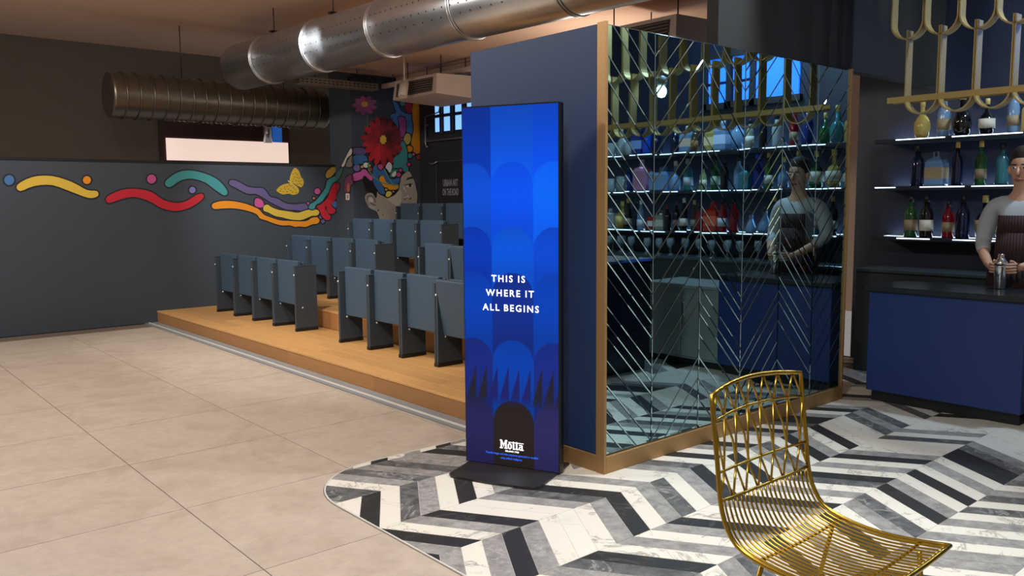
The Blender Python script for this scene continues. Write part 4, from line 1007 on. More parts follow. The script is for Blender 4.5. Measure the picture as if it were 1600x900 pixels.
G = 'blue-grey folding theatre seats'
def row(k, y_list, side, tilts={}):
    """y_list: panel positions from the aisle outwards"""
    n = len(y_list) - 1
    for s in range(n):
        ya, yb = sorted((y_list[s], y_list[s + 1]))
        end = (side == 'left' and s == 0) or (side == 'right' and s == n - 1)
        pos = ORD[s]
        extra = {0: 'beside the aisle'}.get(s, '%s from the aisle' % pos)
        lab = 'folding seat in the %s row %s, %s' % (ROWN[k], 'on the painted wall side' if side == 'left' else 'on the totem side', extra)
        if tilts.get(s): lab = 'half-lowered ' + lab
        seat(round(yb - ya, 3), (SX0 + 0.5 + SD * k, ya, SZ0 + SDZ * k), lab, G, tilts.get(s, 0.0), end, (side == 'left' and s == n - 1) or (side == 'right' and s == 0))
row(0, [7.77, 8.29, 8.81, 9.33, 9.85], 'left')
row(1, [7.61, 8.13, 8.65, 9.17, 9.69], 'left')
row(2, [7.585, 8.1, 8.615, 9.13, 9.645], 'left')
row(3, [7.69, 8.22, 8.75, 9.28, 9.81], 'left')
row(0, [6.87, 6.355, 5.84, 5.325, 4.81, 4.295], 'right', {3: 0.17})
row(1, [6.79, 6.295, 5.8, 5.305, 4.81], 'right', {1: 0.14})

# ================================================================== TOTEM SIGN
t0, t1 = Vector((2.742, 3.596, 0)), Vector((2.977, 3.088, 0))
mid = (t0 + t1) / 2
TW = (t1 - t0).length
TZ0, TZ1 = 0.012, 1.945
ang = math.atan2(t1.y - t0.y, t1.x - t0.x)
tot = thing('advertising_totem', 'tall slim black display totem with glowing blue poster screen', 'sign', (mid.x, mid.y, 0), ang)
MB().box(-TW / 2, TW / 2, 0.0, 0.045, TZ0, TZ1, 0, 0.003).build('housing', M_totem, tot)
MB().box(-TW / 2, TW / 2, -0.014, 0.0, TZ0, TZ1, 0, 0.002).build('bezel', M_totem, tot)
pl = MB()
pl.prism([(-0.235, -0.27), (0.0, -0.285), (0.235, -0.27), (0.262, -0.24), (0.262, 0.18), (-0.262, 0.18), (-0.262, -0.24)], 0.0, 0.012)
pl.build('base_plate', M_plate, tot)
# screen: a fine grid whose vertices carry the picture shown
SWd, SZ_0, SZ_1 = TW - 0.012, TZ0 + 0.004, TZ1 - 0.008
NX, NZ = 150, 500
TOPC = [(0, 50, 158), (4, 78, 205), (0, 72, 212)]
ROWC = [[(4, 74, 200), (0, 76, 226), (0, 96, 246)], [(0, 52, 172), (0, 80, 206), (0, 68, 198)], [(0, 60, 174), (12, 44, 138), (0, 62, 178)],
        [(20, 40, 132), (0, 62, 178), (20, 42, 138)], [(32, 36, 98), (36, 33, 34), (38, 42, 108)]]
ROWV = [0.150, 0.326, 0.452, 0.640, 0.812]
CB = [-0.13, 0.305, 0.742, 1.18]
def screen_col(u, v):
    c = 0 if u < CB[1] else (1 if u < CB[2] else 2)
    cm = (CB[c] + CB[c + 1]) / 2
    hw = (CB[c + 1] - CB[c]) / 2
    d = min(1.0, abs(u - cm) / hw)
    drop = (1 - math.sqrt(max(0, 1 - d * d))) * hw * SWd / (SZ_1 - SZ_0)
    col = TOPC[c]; top = 0.0; nxt = ROWV[0]
    for r, rv in enumerate(ROWV):
        if v > rv + drop:
            col = ROWC[r][c]; top = rv; nxt = ROWV[r + 1] if r + 1 < len(ROWV) else 1.0
    k = (v - top) / max(0.05, nxt - top)
    g = 1.0 + 0.10 * math.sin(min(1, k) * PI)
    if top == 0.0: g = 0.92 + 0.22 * k
    col = [x * g for x in col]
    if v > 0.45:                              # fades darker and more violet towards the foot
        q = min(1, (v - 0.45) / 0.5)
        col = [col[0] + 2 * q, col[1] * (1 - 0.12 * q), col[2] * (1 - 0.22 * q)]
    # row of sawtooth spikes
    v0, v1 = 0.714, 0.828
    if v0 < v:
        tw = 0.1185
        kx = (u - 0.0) / tw
        fr = kx - math.floor(kx)
        i = int(math.floor(kx))
        wv = (v - v0) / (v1 - v0)
        if wv < 1 and fr > 1 - wv:
            dk = (36, 32, 40) if i in (0, 1, 6, 7, 8) else (30, 30, 100)
            f = 0.9 if wv < 0.75 else 0.9 * (1 - (wv - 0.75) / 0.25 * 0.9)
            col = [col[n] * (1 - f) + dk[n] * f for n in range(3)]
    return col
me = bpy.data.meshes.new('screen')
vv = [((i / NX - 0.5) * SWd, -0.0155, SZ_1 + (SZ_0 - SZ_1) * j / NZ) for j in range(NZ + 1) for i in range(NX + 1)]
ff = [(j * (NX + 1) + i, (j + 1) * (NX + 1) + i, (j + 1) * (NX + 1) + i + 1, j * (NX + 1) + i + 1) for j in range(NZ) for i in range(NX)]
me.from_pydata(vv, [], ff)
at = me.color_attributes.new('picture', 'FLOAT_COLOR', 'POINT')
buf = []
for j in range(NZ + 1):
    for i in range(NX + 1):
        c = screen_col(i / NX, j / NZ)
        buf += [lin(min(255, c[0])), lin(min(255, c[1])), lin(min(255, c[2])), 1.0]
at.data.foreach_set('color', buf)
ms = bpy.data.materials.new('screen_picture')
ms.use_nodes = True
nt = ms.node_tree
b = nt.nodes['Principled BSDF']
ca = nt.nodes.new('ShaderNodeVertexColor'); ca.layer_name = 'picture'
b.inputs['Base Color'].default_value = (0.004, 0.004, 0.006, 1)
b.inputs['Roughness'].default_value = 0.35
b.inputs['Specular IOR Level'].default_value = 0.08
nt.links.new(ca.outputs['Color'], b.inputs['Emission Color'])
b.inputs['Emission Strength'].default_value = 0.92
me.materials.append(ms)
scr = link('screen', me, tot)
scr['label'] = 'glowing screen of overlapping blue arches above dark spikes'
H = SZ_1 - SZ_0
def put_words(body, size, mat, v, du=0.0, gap=0.5, **kw):
    """each word of the line is a flat mesh of its own, the line centred on du"""
    ms_ = []
    for wd in body.split():
        tm = text_mesh(wd, size, mat, align='LEFT', **kw)
        xs_ = [q.co.x for q in tm.vertices]
        ms_.append((tm, min(xs_), max(xs_) - min(xs_)))
    total = sum(m_[2] for m_ in ms_) + gap * size * (len(ms_) - 1)
    x = du - total / 2
    for tm, x0, w in ms_:
        for q in tm.vertices: q.co = Vector((q.co.x - x0 + x, -0.0165, SZ_1 - v * H + q.co.y))
        link('lettering', tm, scr)
        x += w + gap * size
put_words('THIS IS', 0.050, M_screen_w, 0.470, -0.012, 0.62, spacing=1.32, bold=0.0009)
put_words('WHERE IT', 0.050, M_screen_w, 0.510, -0.004, 0.62, spacing=1.32, bold=0.0009)
put_words('ALL BEGINS', 0.050, M_screen_w, 0.551, 0.0, 0.55, spacing=1.32, bold=0.0009)
put_words('MILANO 1928', 0.0125, M_screen_w, 0.9575, 0.004, 0.4, spacing=1.1, bold=0.0005)
put_words('*Includes images and video sequences generated or modified', 0.0165, M_screen_b, 0.9675, 0.0, 0.26, spacing=0.92, bold=0.0002, xs=0.83)
put_words('using artificial intelligence.', 0.0165, M_screen_b, 0.9785, 0.0, 0.26, spacing=0.92, bold=0.0002, xs=0.83)
# heavy slab-serif company lettering, drawn stroke by stroke (units of about a millimetre)
lg = MB()
LU, LX, LZ = 0.00092, -0.0676, SZ_1 - 0.951 * H
def gq(*pts): lg.quad([(LX + x * LU, -0.0165, LZ + y * LU) for x, y in pts])
def gr(x0, y0, x1, y1): gq((x0, y0), (x1, y0), (x1, y1), (x0, y1))
def ringo(cx, cy, rx, ry, ix, iy, n=18):
    for k_ in range(n):
        a0, a1 = 2 * PI * k_ / n, 2 * PI * (k_ + 1) / n
        gq((cx + rx * math.cos(a0), cy + ry * math.sin(a0)), (cx + rx * math.cos(a1), cy + ry * math.sin(a1)), (cx + ix * math.cos(a1), cy + iy * math.sin(a1)), (cx + ix * math.cos(a0), cy + iy * math.sin(a0)))
gr(3, 0, 13, 52); gr(33, 0, 44, 52); gr(-2, 0, 18, 7); gr(28, 0, 48, 7); gr(-1, 45, 13, 52); gr(33, 45, 47, 52)
gq((13, 36), (23.5, 8), (23.5, 26), (13, 52)); gq((23.5, 8), (33, 36), (33, 52), (23.5, 26))
ringo(63, 18, 14, 19, 4.5, 12)
for tx_ in (82, 102):
    gr(tx_, 0, tx_ + 10, 47); gr(tx_ + 8, 0, tx_ + 17, 7)
ringo(132, 11, 12, 12, 4, 6); gr(136, 0, 146, 32); gr(122, 27, 141, 34); gr(144, 0, 152, 6)
gr(54, 39.5, 152, 44)
lg.build('logo', M_screen_w, scr)

# ================================================================== DUCTS
DX, DK, DR, DZ = 4.6, -0.05, 0.28, 3.15
dax = Vector((DK, 1, 0)).normalized(); dn = Vector((1, -DK, 0)).normalized()
dang = math.atan2(-DK, 1)          # local +Y along the duct
duct = thing('spiral_duct', 'large round galvanised air duct hanging under the ceiling', 'air duct', (DX, 6.8, DZ), dang)
tb2 = MB(); tb2.smooth = True
NS = 48
for (ya, yb) in ((-5.5, 3.6),):
    n0 = len(tb2.v)
    for y in (ya, yb):
        for j in range(NS):
            a = 2 * PI * j / NS
            tb2.v.append((DR * math.cos(a), y, DR * math.sin(a)))
    for j in range(NS):
        tb2._face((n0 + j, n0 + NS + j, n0 + NS + (j + 1) % NS, n0 + (j + 1) % NS), 0)
    tb2._face([n0 + j for j in range(NS)], 0); tb2._face([n0 + NS + j for j in range(NS)][::-1], 0)
tb2.build('duct_tube', M_steel, duct)
for y in (-4.6, -3.35, -2.1, -0.87, 0.38, 1.62, 2.8):
    m = MB()
    for dy in (-0.016, 0.016):
        m.tube([((DR + 0.003) * math.cos(2 * PI * j / 40), y + dy, (DR + 0.003) * math.sin(2 * PI * j / 40)) for j in range(40)], 0.010, 6, closed=True)
    m.build('seam_ring', M_steel, duct)
pf = MB()
for adeg, dens in ((165, 0.085), (188, 0.11), (205, 0.13)):
    a = math.radians(adeg)
    y = -5.3
    while y < 3.5:
        c = Vector((math.cos(a), 0, math.sin(a))) * (DR + 0.0015)
        tz = Vector((-math.sin(a), 0, math.cos(a)))
        pts = [c + Vector((0, y, 0)) + tz * (0.0085 * math.cos(q * PI / 3)) + Vector((0, 0.0085 * math.sin(q * PI / 3), 0)) for q in range(6)]
        pf.quad(pts)
        y += dens
tag(pf.build('perforations', M_blackp, duct), kind='stuff')
for y in (1.3, 2.6, -1.8):
    m = MB()
    m.tube([(-0.06, y, DR + 0.01), (-0.06, y, ZC - DZ)], 0.007, 6)
    m.box(-0.11, 0.0, y - 0.03, y + 0.03, DR - 0.005, DR + 0.014, 0, 0.003)
    m.build('hanger_rod', M_blackp, duct)

# ribbed flexible duct in the far room
fx = thing('flexible_duct', 'dark ribbed flexible duct above the low painted wall', 'air duct', (3.0, 11.05, 2.77))
m = MB()
prof = [(0.27 + 0.012 * (1 if i % 2 else 0), i * 0.03) for i in range(0, 96)]
prof += [(0.27 * math.cos(t), 2.86 + 0.12 * math.sin(t)) for t in (0.3, 0.7, 1.1, 1.4)]
m.lathe(prof, seg=32)
m.xform(lambda p: Vector((p.z, p.y, p.x)))
m.build('ribbed_hose', M_flex, fx)
for i in range(17):
    mm = MB().tube([(0.15 + i * 0.16, 0.287 * math.cos(2 * PI * j / 28), 0.287 * math.sin(2 * PI * j / 28)) for j in range(28)], 0.007, 5, closed=True)
    mm.build('hoop', M_flex, fx)
MB().tube([(0.9, 0, 0.28), (0.9, 0, ZC - 2.77)], 0.006, 6).build('hanger_rod', M_blackp, fx)
MB().tube([(2.3, 0, 0.28), (2.3, 0, ZC - 2.77)], 0.006, 6).build('hanger_rod', M_blackp, fx)

# cable tray
tr = thing('cable_tray', 'perforated beige cable tray under the ceiling before the mural', 'cable tray', (4.82, 9.6, 2.9))
mt = mk('tray_paint', (120, 108, 94), 0.6)
MB().box(0, 1.12, 0, 0.16, 0.0, 0.008).build('tray_base', mt, tr)
MB().box(0, 1.12, 0, 0.006, 0.008, 0.085).build('tray_side', mt, tr)
MB().box(0, 1.12, 0.154, 0.16, 0.008, 0.085).build('tray_side', mt, tr)
sl = MB()
for rowz in (0.026, 0.058):
    for i in range(18):
        sl.quad([(0.02 + i * 0.06, -0.001, rowz - 0.007), (0.056 + i * 0.06, -0.001, rowz - 0.007), (0.056 + i * 0.06, -0.001, rowz + 0.007), (0.02 + i * 0.06, -0.001, rowz + 0.007)])
tag(sl.build('slots', M_blackp, tr), kind='stuff')
for x in (0.25, 0.85): MB().tube([(x, 0.08, 0.006), (x, 0.08, ZC - 2.9)], 0.006, 6).build('hanger_rod', M_blackp, tr)
MB().box(0.72, 1.08, -0.04, 0.12, 0.09, 0.16, c=0.01).build('cover_box', M_bulk, tr)

# air conditioner
ac = thing('air_conditioner', 'pale ceiling air conditioner with dark grille above the seats', 'air conditioner', (5.72, 8.0, 2.66))
body = MB()
body.v = [(0, 0, 0.03), (0.75, 0, 0.0), (0.75, 0.92, 0.0), (0, 0.92, 0.03), (0.03, 0.02, 0.26), (0.75, 0.02, 0.28), (0.75, 0.9, 0.28), (0.03, 0.9, 0.26)]
for f in ((3, 2, 1, 0), (4, 5, 6, 7), (0, 1, 5, 4), (1, 2, 6, 5), (2, 3, 7, 6), (3, 0, 4, 7)): body._face(f, 0)
body.build('casing', M_acw, ac)
gp = MB(); gp.v = [(-0.004, 0.08, 0.06), (-0.004, 0.84, 0.06), (0.018, 0.84, 0.225), (0.018, 0.08, 0.225)]; gp._face((0, 1, 2, 3), 0)
gp.build('grille', M_grille, ac)
for i in range(6):
    z = 0.07 + i * 0.027
    MB().box(-0.012 + 0.022 * (z - 0.06) / 0.165, 0.004 + 0.022 * (z - 0.06) / 0.165, 0.08, 0.84, z, z + 0.008).build('grille_slat', mk('grille_slat', (120, 106, 96), 0.6), ac)
for x, y in ((0.15, 0.1), (0.15, 0.8), (0.65, 0.1), (0.65, 0.8)):
    MB().tube([(x, y, 0.26), (x, y, 3.15 - 2.66)], 0.006, 6).build('hanger_rod', M_blackp, ac)

dup(ac, (5.42, 4.3, 2.66), None, 'pale ceiling air conditioner behind the mirrored partition')

# lighting track with one spotlight
trk = thing('lighting_track', 'pale ceiling track running beside the air conditioner', 'lighting track', (6.2, 6.2, 2.98))
MB().box(0, 0.06, 0, 3.75, 0, 0.06, c=0.006).build('rail', M_acw, trk)
MB().box(0.2, 0.42, -0.6, 3.7, 0.06, 0.17, c=0.01).build('cover_channel', M_ceild, trk)
for y in (0.4, 1.9, 2.7, 3.5): MB().tube([(0.03, y, 0.05), (0.03, y, 0.17)], 0.007, 6).build('drop_rod', M_grille, trk)
spt = thing('track_spotlight', 'small white cylinder spotlight under the ceiling track', 'spotlight', (5.6, 8.47, 2.80))
MB().tube([(0, 0, 0.11), (0, 0, 0.04)], 0.02, 10).build('stem', M_acw, spt)
MB().tube([(0, 0, 0.05), (-0.05, -0.03, -0.12)], 0.055, 16).build('lamp_head', mk('lamp_white', (216, 202, 190), 0.5), spt)
MB().tube([(0, 0, 0.1), (0, 0, 0.35)], 0.01, 8).build('drop_rod', M_acw, spt)
# ================================================================== GOLD WIRE CHAIR
ch = thing('wire_chair', 'gold wire chair with lattice back standing before the mirror', 'chair', (2.05, 1.0, 0))
CWd = 0.50
def prof_at(s):
    """side profile of the shell from the top of the back (s=0) to the seat front (s=1): (y, z)"""
    P = [(0.474, 0.861), (0.462, 0.755), (0.448, 0.65), (0.436, 0.545), (0.412, 0.470), (0.365, 0.418), (0.270, 0.393), (0.150, 0.388), (0.030, 0.402), (-0.03, 0.412)]
    t = max(0, min(1, s)) * (len(P) - 1)
    i = min(int(t), len(P) - 2); f = t - i
    p0, p1, p2, p3 = P[max(i - 1, 0)], P[i], P[i + 1], P[min(i + 2, len(P) - 1)]
    return tuple(0.5 * (2 * p1[d] + (p2[d] - p0[d]) * f + (2 * p0[d] - 5 * p1[d] + 4 * p2[d] - p3[d]) * f * f + (3 * p1[d] - p0[d] - 3 * p2[d] + p3[d]) * f ** 3) for d in (0, 1))
def shell(u, s):
    """u across 0..1; the shell is dished in the middle and its top rail arched"""
    y, z = prof_at(s)
    e = 1 - (2 * u - 1) ** 2
    bk = max(0.0, 1 - s / 0.45)
    return Vector((u * CWd, y + 0.035 * e * bk, z + 0.018 * e * bk * bk - 0.012 * e * (1 - bk)))
SB, S1, S2 = 0.335, 0.085, 0.245
fr = [shell(0, s / 24) for s in range(25)]
top = [shell(u / 12, 0) for u in range(13)]
right = [shell(1, s / 24) for s in range(25)]
front = [shell(u / 10, 1) for u in range(11)]
loop = fr[::-1] + top[1:-1] + right + front[::-1][1:-1]
MB().tube(loop, 0.0075, 8, closed=True).build('frame_rail', M_brassw, ch)
for s in (S1, S2, SB):
    MB().tube([shell(u / 12, s) for u in range(13)], 0.0048 if s != SB else 0.0055, 6).build('cross_wire', M_brassw, ch)
NB = 7
for i in range(NB):                    # lattice of the back
    ua, ub = i / NB, (i + 1) / NB
    um = (ua + ub) / 2
    MB().tube([shell(um, 0), shell(ua + 0.004, S1)], 0.0036, 6).build('lattice_wire', M_brassw, ch)
    MB().tube([shell(um, 0), shell(ub - 0.004, S1)], 0.0036, 6).build('lattice_wire', M_brassw, ch)
    MB().tube([shell(ua, S1), shell(um, (S1 + S2) / 2), shell(um + 0.01, S2)] if i else [shell(0.01, S1), shell(um, S2)], 0.0036, 6).build('lattice_wire', M_brassw, ch)
    MB().tube([shell(ub, S1), shell(ub - 0.03, (S1 + S2) / 2), shell(um, S2)], 0.0036, 6).build('lattice_wire', M_brassw, ch)
    MB().tube([shell(um, S2), shell(ua + 0.004, SB)], 0.0036, 6).build('lattice_wire', M_brassw, ch)
    MB().tube([shell(um, S2), shell(ub - 0.004, SB)], 0.0036, 6).build('lattice_wire', M_brassw, ch)
NW = 22
for i in range(1, NW):
    MB().tube([shell(i / NW, SB + (1 - SB) * k / 16) for k in range(17)], 0.0034, 6).build('seat_wire', M_brassw, ch)
for s in (0.62, 0.86):
    MB().tube([shell(u / 8, s) - Vector((0, 0, 0.006)) for u in range(9)], 0.005, 6).build('support_wire', M_brassw, ch)
for u, s, dx, dy in ((0.1, 0.62, -0.02, 0.09), (0.9, 0.62, 0.02, 0.09), (0.1, 0.88, -0.02, -0.03), (0.9, 0.88, 0.02, -0.03)):
    p = shell(u, s) - Vector((0, 0, 0.008))
    MB().tube([p, Vector((p.x + dx, p.y + dy, 0.006))], 0.0075, 8).build('leg', M_brassw, ch)
for u, dx in ((0.1, -0.02), (0.9, 0.02)):
    a = shell(u, 0.62); b_ = shell(u, 0.88)
    MB().tube([Vector((a.x + dx * .6, a.y + 0.055, 0.16)), Vector((b_.x + dx * .6, b_.y - 0.018, 0.16))], 0.005, 6).build('leg_brace', M_brassw, ch)

# ================================================================== THE BAR (opposite the mirrors)
# blue counter
bc = thing('bar_counter', 'bright blue bar counter facing the mirrored partition', 'bar counter', (5.75, 1.81, 0))
MB().box(0.0, 0.5, 0.0, 1.0, 0.08, 0.79, 0, 0.004).build('front_panel', M_bare, bc)
MB().box(0.05, 0.48, 0.02, 0.98, 0.0, 0.08).build('plinth', M_blackp, bc)
MB().box(-0.03, 0.53, -0.01, 1.02, 0.79, 0.83, 0, 0.006).build('worktop', mk('bar_top', (30, 34, 40), 0.25), bc)
# navy end counter
nc = thing('end_counter', 'dark navy counter of three drawer boards beside the bar entrance', 'bar counter', (4.75, 0.72, 0))
for k in range(3):
    MB().box(0.0, 0.71, 0.55, 0.62, 0.09 + k * 0.275, 0.36 + k * 0.275, 0, 0.004).build('board', M_bark, nc)
MB().box(0.0, 0.71, 0.0, 0.55, 0.0, 0.9).build('carcass', M_bark, nc)
MB().box(-0.02, 0.73, -0.02, 0.66, 0.9, 0.955, 0, 0.02).build('worktop', mk('bar_top_gloss', (22, 26, 30), 0.12), nc)
# stainless unit
su = thing('steel_cabinet', 'grey stainless undercounter cabinet with two doors behind the bar', 'cabinet', (5.85, 0.95, 0))
MB().box(0.0, 0.5, 0.0, 0.84, 0.06, 0.68).build('carcass', M_inox, su)
for k in range(2):
    d = MB().box(-0.018, 0.0, 0.01 + k * 0.415, 0.415 + k * 0.415, 0.08, 0.62, 0, 0.004).build('door', M_inox, su)
    MB().box(-0.04, -0.018, 0.03 + k * 0.415, 0.05 + k * 0.415, 0.42, 0.56, 0, 0.004).build('handle', M_chrome, d)
MB().box(-0.02, 0.52, 0.0, 0.84, 0.68, 0.71, 0, 0.004).build('worktop', M_inox, su)
MB().box(0.02, 0.46, 0.02, 0.82, 0.0, 0.06).build('plinth', M_blackp, su)
# back counter
kc = thing('back_counter', 'long dark counter under the bar shelves carrying glassware', 'counter', (6.72, -1.6, 0))
MB().box(0.0, 0.5, 0.0, 5.0, 0.0, 0.84).build('carcass', mk('back_counter_grey', (46, 54, 58), 0.4), kc)
MB().box(-0.03, 0.52, 0.0, 5.0, 0.84, 0.87, 0, 0.005).build('worktop', mk('back_counter_top', (60, 72, 78), 0.2), kc)
SHZ = [1.12, 1.54, 1.93]
NAMES = ['lowest', 'middle', 'top']
rl_ = random.Random(9)
for z, nm in zip(SHZ, NAMES):
    s_ = thing('bar_shelf', '%s of the three lit bar shelves with a glowing front edge' % nm, 'shelf', (6.95, -1.6, z), group='lit bar shelves')
    MB().box(0.0, 0.29, 0.0, 5.0, -0.03, 0.0, 0, 0.003).build('board', mk('shelf_board', (30, 38, 46), 0.3), s_)
    yy = 0.02
    while yy < 4.9:
        ln = rl_.uniform(0.12, 0.5)
        MB().box(-0.006, 0.0, yy, min(yy + ln, 4.98), -0.012, -0.005).build('led_strip', M_led, s_)
        yy += ln + rl_.uniform(0.03, 0.22)
    MB().box(0.19, 0.27, 0.02, 4.98, -0.006, 0.0003).build('led_inlay', M_ledb, s_)
    for y in (0.4, 2.0, 3.6): MB().box(0.0, 0.29, y, y + 0.02, -0.042, -0.03).build('bracket', M_blackp, s_)

# bottles and glasses
def bmat(c, tr=0.55):
    n = 'bottle_glass_%d_%d_%d' % tuple(c)
    return mk(n, c, 0.08, var=0.03, trans=tr, coat=0.3)
KINDS = {
    'wine': [(0.036, 0), (0.038, 0.01), (0.038, 0.17), (0.03, 0.205), (0.014, 0.235), (0.0135, 0.30)],
    'square': [(0.052, 0), (0.054, 0.01), (0.054, 0.145), (0.045, 0.165), (0.018, 0.18), (0.018, 0.215)],
    'big': [(0.092, 0), (0.095, 0.01), (0.095, 0.15), (0.08, 0.175), (0.03, 0.185), (0.03, 0.215)],
    'round': [(0.03, 0), (0.045, 0.015), (0.055, 0.06), (0.054, 0.10), (0.04, 0.14), (0.016, 0.165), (0.015, 0.25)],
    'spirit': [(0.038, 0), (0.041, 0.01), (0.041, 0.15), (0.034, 0.18), (0.017, 0.2), (0.016, 0.26)],
    'tumbler': [(0.03, 0), (0.036, 0.006), (0.045, 0.10), (0.043, 0.10), (0.034, 0.012), (0.002, 0.012)],
    'decanter': [(0.055, 0), (0.058, 0.01), (0.058, 0.15), (0.05, 0.155), (0.02, 0.16), (0.02, 0.185)],
    'flask': [(0.05, 0), (0.06, 0.02), (0.03, 0.12), (0.02, 0.14), (0.026, 0.2)]}
HGT = {k: max(z for r, z in v) for k, v in KINDS.items()}
COLN = {(36, 96, 220): 'deep blue', (226, 160, 196): 'pink', (150, 190, 230): 'pale blue', (70, 150, 160): 'teal', (190, 210, 150): 'lime', (50, 120, 70): 'green', (22, 24, 28): 'black', (30, 60, 160): 'royal blue',
        (220, 196, 110): 'amber', (200, 30, 30): 'red', (230, 60, 30): 'orange red', (170, 16, 40): 'crimson', (200, 214, 220): 'clear', (90, 70, 50): 'brown', (20, 34, 70): 'navy', (180, 190, 170): 'grey green'}
WORD = {'wine': 'tall wine bottle', 'square': 'square bottle', 'big': 'wide square bottle', 'round': 'round-bellied bottle', 'spirit': 'spirit bottle', 'tumbler': 'cut glass tumbler', 'decanter': 'square decanter', 'flask': 'conical flask'}
caps = {'wine': (190, 160, 80), 'square': (30, 30, 34), 'big': (40, 60, 90), 'round': (200, 180, 110), 'spirit': (24, 24, 28), 'decanter': (210, 220, 224), 'flask': (60, 60, 66)}
def bottle(kind, col, y, shelf, n, cap=None, lab=None, scale=1.0, x=7.06):
    z = SHZ[shelf] + 0.0005
    t = thing('tumbler' if kind == 'tumbler' else ('decanter' if kind == 'decanter' else 'bottle'), '%s %s on the %s bar shelf, %s from its left end' % (COLN[col], WORD[kind], NAMES[shelf], n), 'glass' if kind == 'tumbler' else 'bottle', (x, y, z), group='bottles and glasses on the bar shelves')
    t.scale = (scale, scale, scale)
    sq = 0.9 if kind in ('square', 'big', 'decanter') else 0
    MB().lathe(KINDS[kind], seg=16, sq=sq).build('body', bmat(col), t)
    h = HGT[kind]
    r = KINDS[kind][-1][0]
    if kind != 'tumbler':
        cc = cap or caps[kind]
        MB().lathe([(r + 0.002, h - 0.03), (r + 0.002, h + 0.012), (r - 0.003, h + 0.015)], seg=12).build('cap', mk('cap_%d_%d_%d' % tuple(cc), cc, 0.4), t)
    if lab:
        rr = KINDS[kind][2][0] + 0.0012
        MB().lathe([(rr, 0.045), (rr, 0.115)], seg=16, sq=sq).build('paper_label', mk('label_%d_%d_%d' % tuple(lab), lab, 0.7), t)
B_, PK, PB_, TE, LI, GR, BK, RB = (36, 96, 220), (226, 160, 196), (150, 190, 230), (70, 150, 160), (190, 210, 150), (50, 120, 70), (22, 24, 28), (30, 60, 160)
AM, RD, OR, CR, CL, BR, NV, GG = (220, 196, 110), (200, 30, 30), (230, 60, 30), (170, 16, 40), (200, 214, 220), (90, 70, 50), (20, 34, 70), (180, 190, 170)
ORDW = ['first', 'second', 'third', 'fourth', 'fifth', 'sixth', 'seventh', 'eighth', 'ninth', 'tenth', 'eleventh', 'twelfth', 'thirteenth', 'fourteenth', 'fifteenth', 'sixteenth', 'seventeenth', 'eighteenth', 'nineteenth', 'twentieth']
ORDW += ['twenty-' + w for w in ORDW[:9]] + ['thirtieth'] + ['thirty-' + w for w in ORDW[:9]]
low = [('decanter', CL, 952, None, None, 1.1), ('round', AM, 967, (210, 190, 90), (220, 200, 120), 1.2), ('wine', BK, 980, (200, 180, 80), (150, 140, 120), 1.15), ('wine', NV, 992, (40, 40, 60), None, 1.05), ('wine', PB_, 1004, (230, 234, 236), (200, 210, 220), 1.0), ('tumbler', RD, 1011, None, None, 0.9), ('square', RD, 1019, None, (220, 210, 210), 0.8),
       ('square', GG, 1038, None, (190, 186, 170), 1.0), ('spirit', BK, 1050, (120, 30, 40), None, 1.0), ('wine', BK, 1062, (90, 40, 40), (150, 110, 110), 1.0), ('wine', BK, 1077, (200, 200, 206), (196, 190, 176), 1.2), ('wine', BR, 1091, None, (150, 150, 140), 1.0), ('spirit', CR, 1102, (30, 20, 24), None, 1.0),
       ('square', OR, 1120, (180, 20, 30), (210, 90, 60), 1.35), ('spirit', CR, 1135, (24, 20, 24), (190, 190, 200), 1.2), ('spirit', CR, 1150, (20, 18, 20), None, 1.2), ('flask', PB_, 1176, None, None, 1.0), ('flask', PB_, 1188, None, None, 1.2), ('wine', NV, 1205, None, (180, 180, 170), 1.1), ('spirit', AM, 1222, None, (120, 60, 30), 1.0)]
midl = [('tumbler', CL, 950, None, None, 1.5), ('tumbler', CL, 967, None, None, 1.6), ('spirit', RB, 984, (40, 40, 60), None, 1.0), ('spirit', B_, 991, None, (190, 200, 220), 0.9), ('square', PK, 1003, (210, 190, 200), None, 1.45), ('big', PB_, 1039, (70, 110, 170), None, 1.12), ('round', PB_, 1062, (190, 180, 170), None, 1.15), ('spirit', TE, 1080, (150, 160, 170), (190, 200, 210), 1.2),
        ('spirit', LI, 1106, None, (220, 224, 200), 0.9), ('spirit', GR, 1122, None, (170, 200, 180), 1.2), ('wine', BK, 1138, (40, 40, 40), None, 1.0), ('spirit', PB_, 1155, None, None, 1.2), ('square', TE, 1168, None, None, 1.0), ('spirit', RB, 1181, (30, 60, 180), None, 1.4), ('wine', GR, 1198, None, (200, 200, 190), 1.1), ('round', PB_, 1216, None, None, 1.1)]
topl = [('tumbler', CL, 951, None, None, 1.5), ('round', CL, 968, (200, 210, 220), None, 1.2), ('tumbler', CL, 982, None, None, 1.4), ('square', RB, 995, None, (120, 150, 210), 1.3), ('spirit', B_, 1008, (200, 220, 240), None, 1.3), ('spirit', NV, 1022, (60, 120, 200), None, 1.2), ('square', PB_, 1078, (210, 200, 190), (200, 180, 160), 1.2), ('spirit', NV, 1060, None, None, 1.1), ('spirit', BR, 1092, None, (150, 100, 60), 1.0),
        ('square', AM, 1118, (60, 120, 180), (220, 200, 150), 1.2), ('square', PB_, 1134, (220, 220, 230), (190, 210, 240), 1.3), ('round', PB_, 1150, None, None, 1.3), ('spirit', GG, 1172, None, (210, 210, 200), 1.0), ('wine', BK, 1188, (120, 30, 30), None, 1.0), ('spirit', CL, 1208, None, None, 1.1)]
rx = random.Random(21)
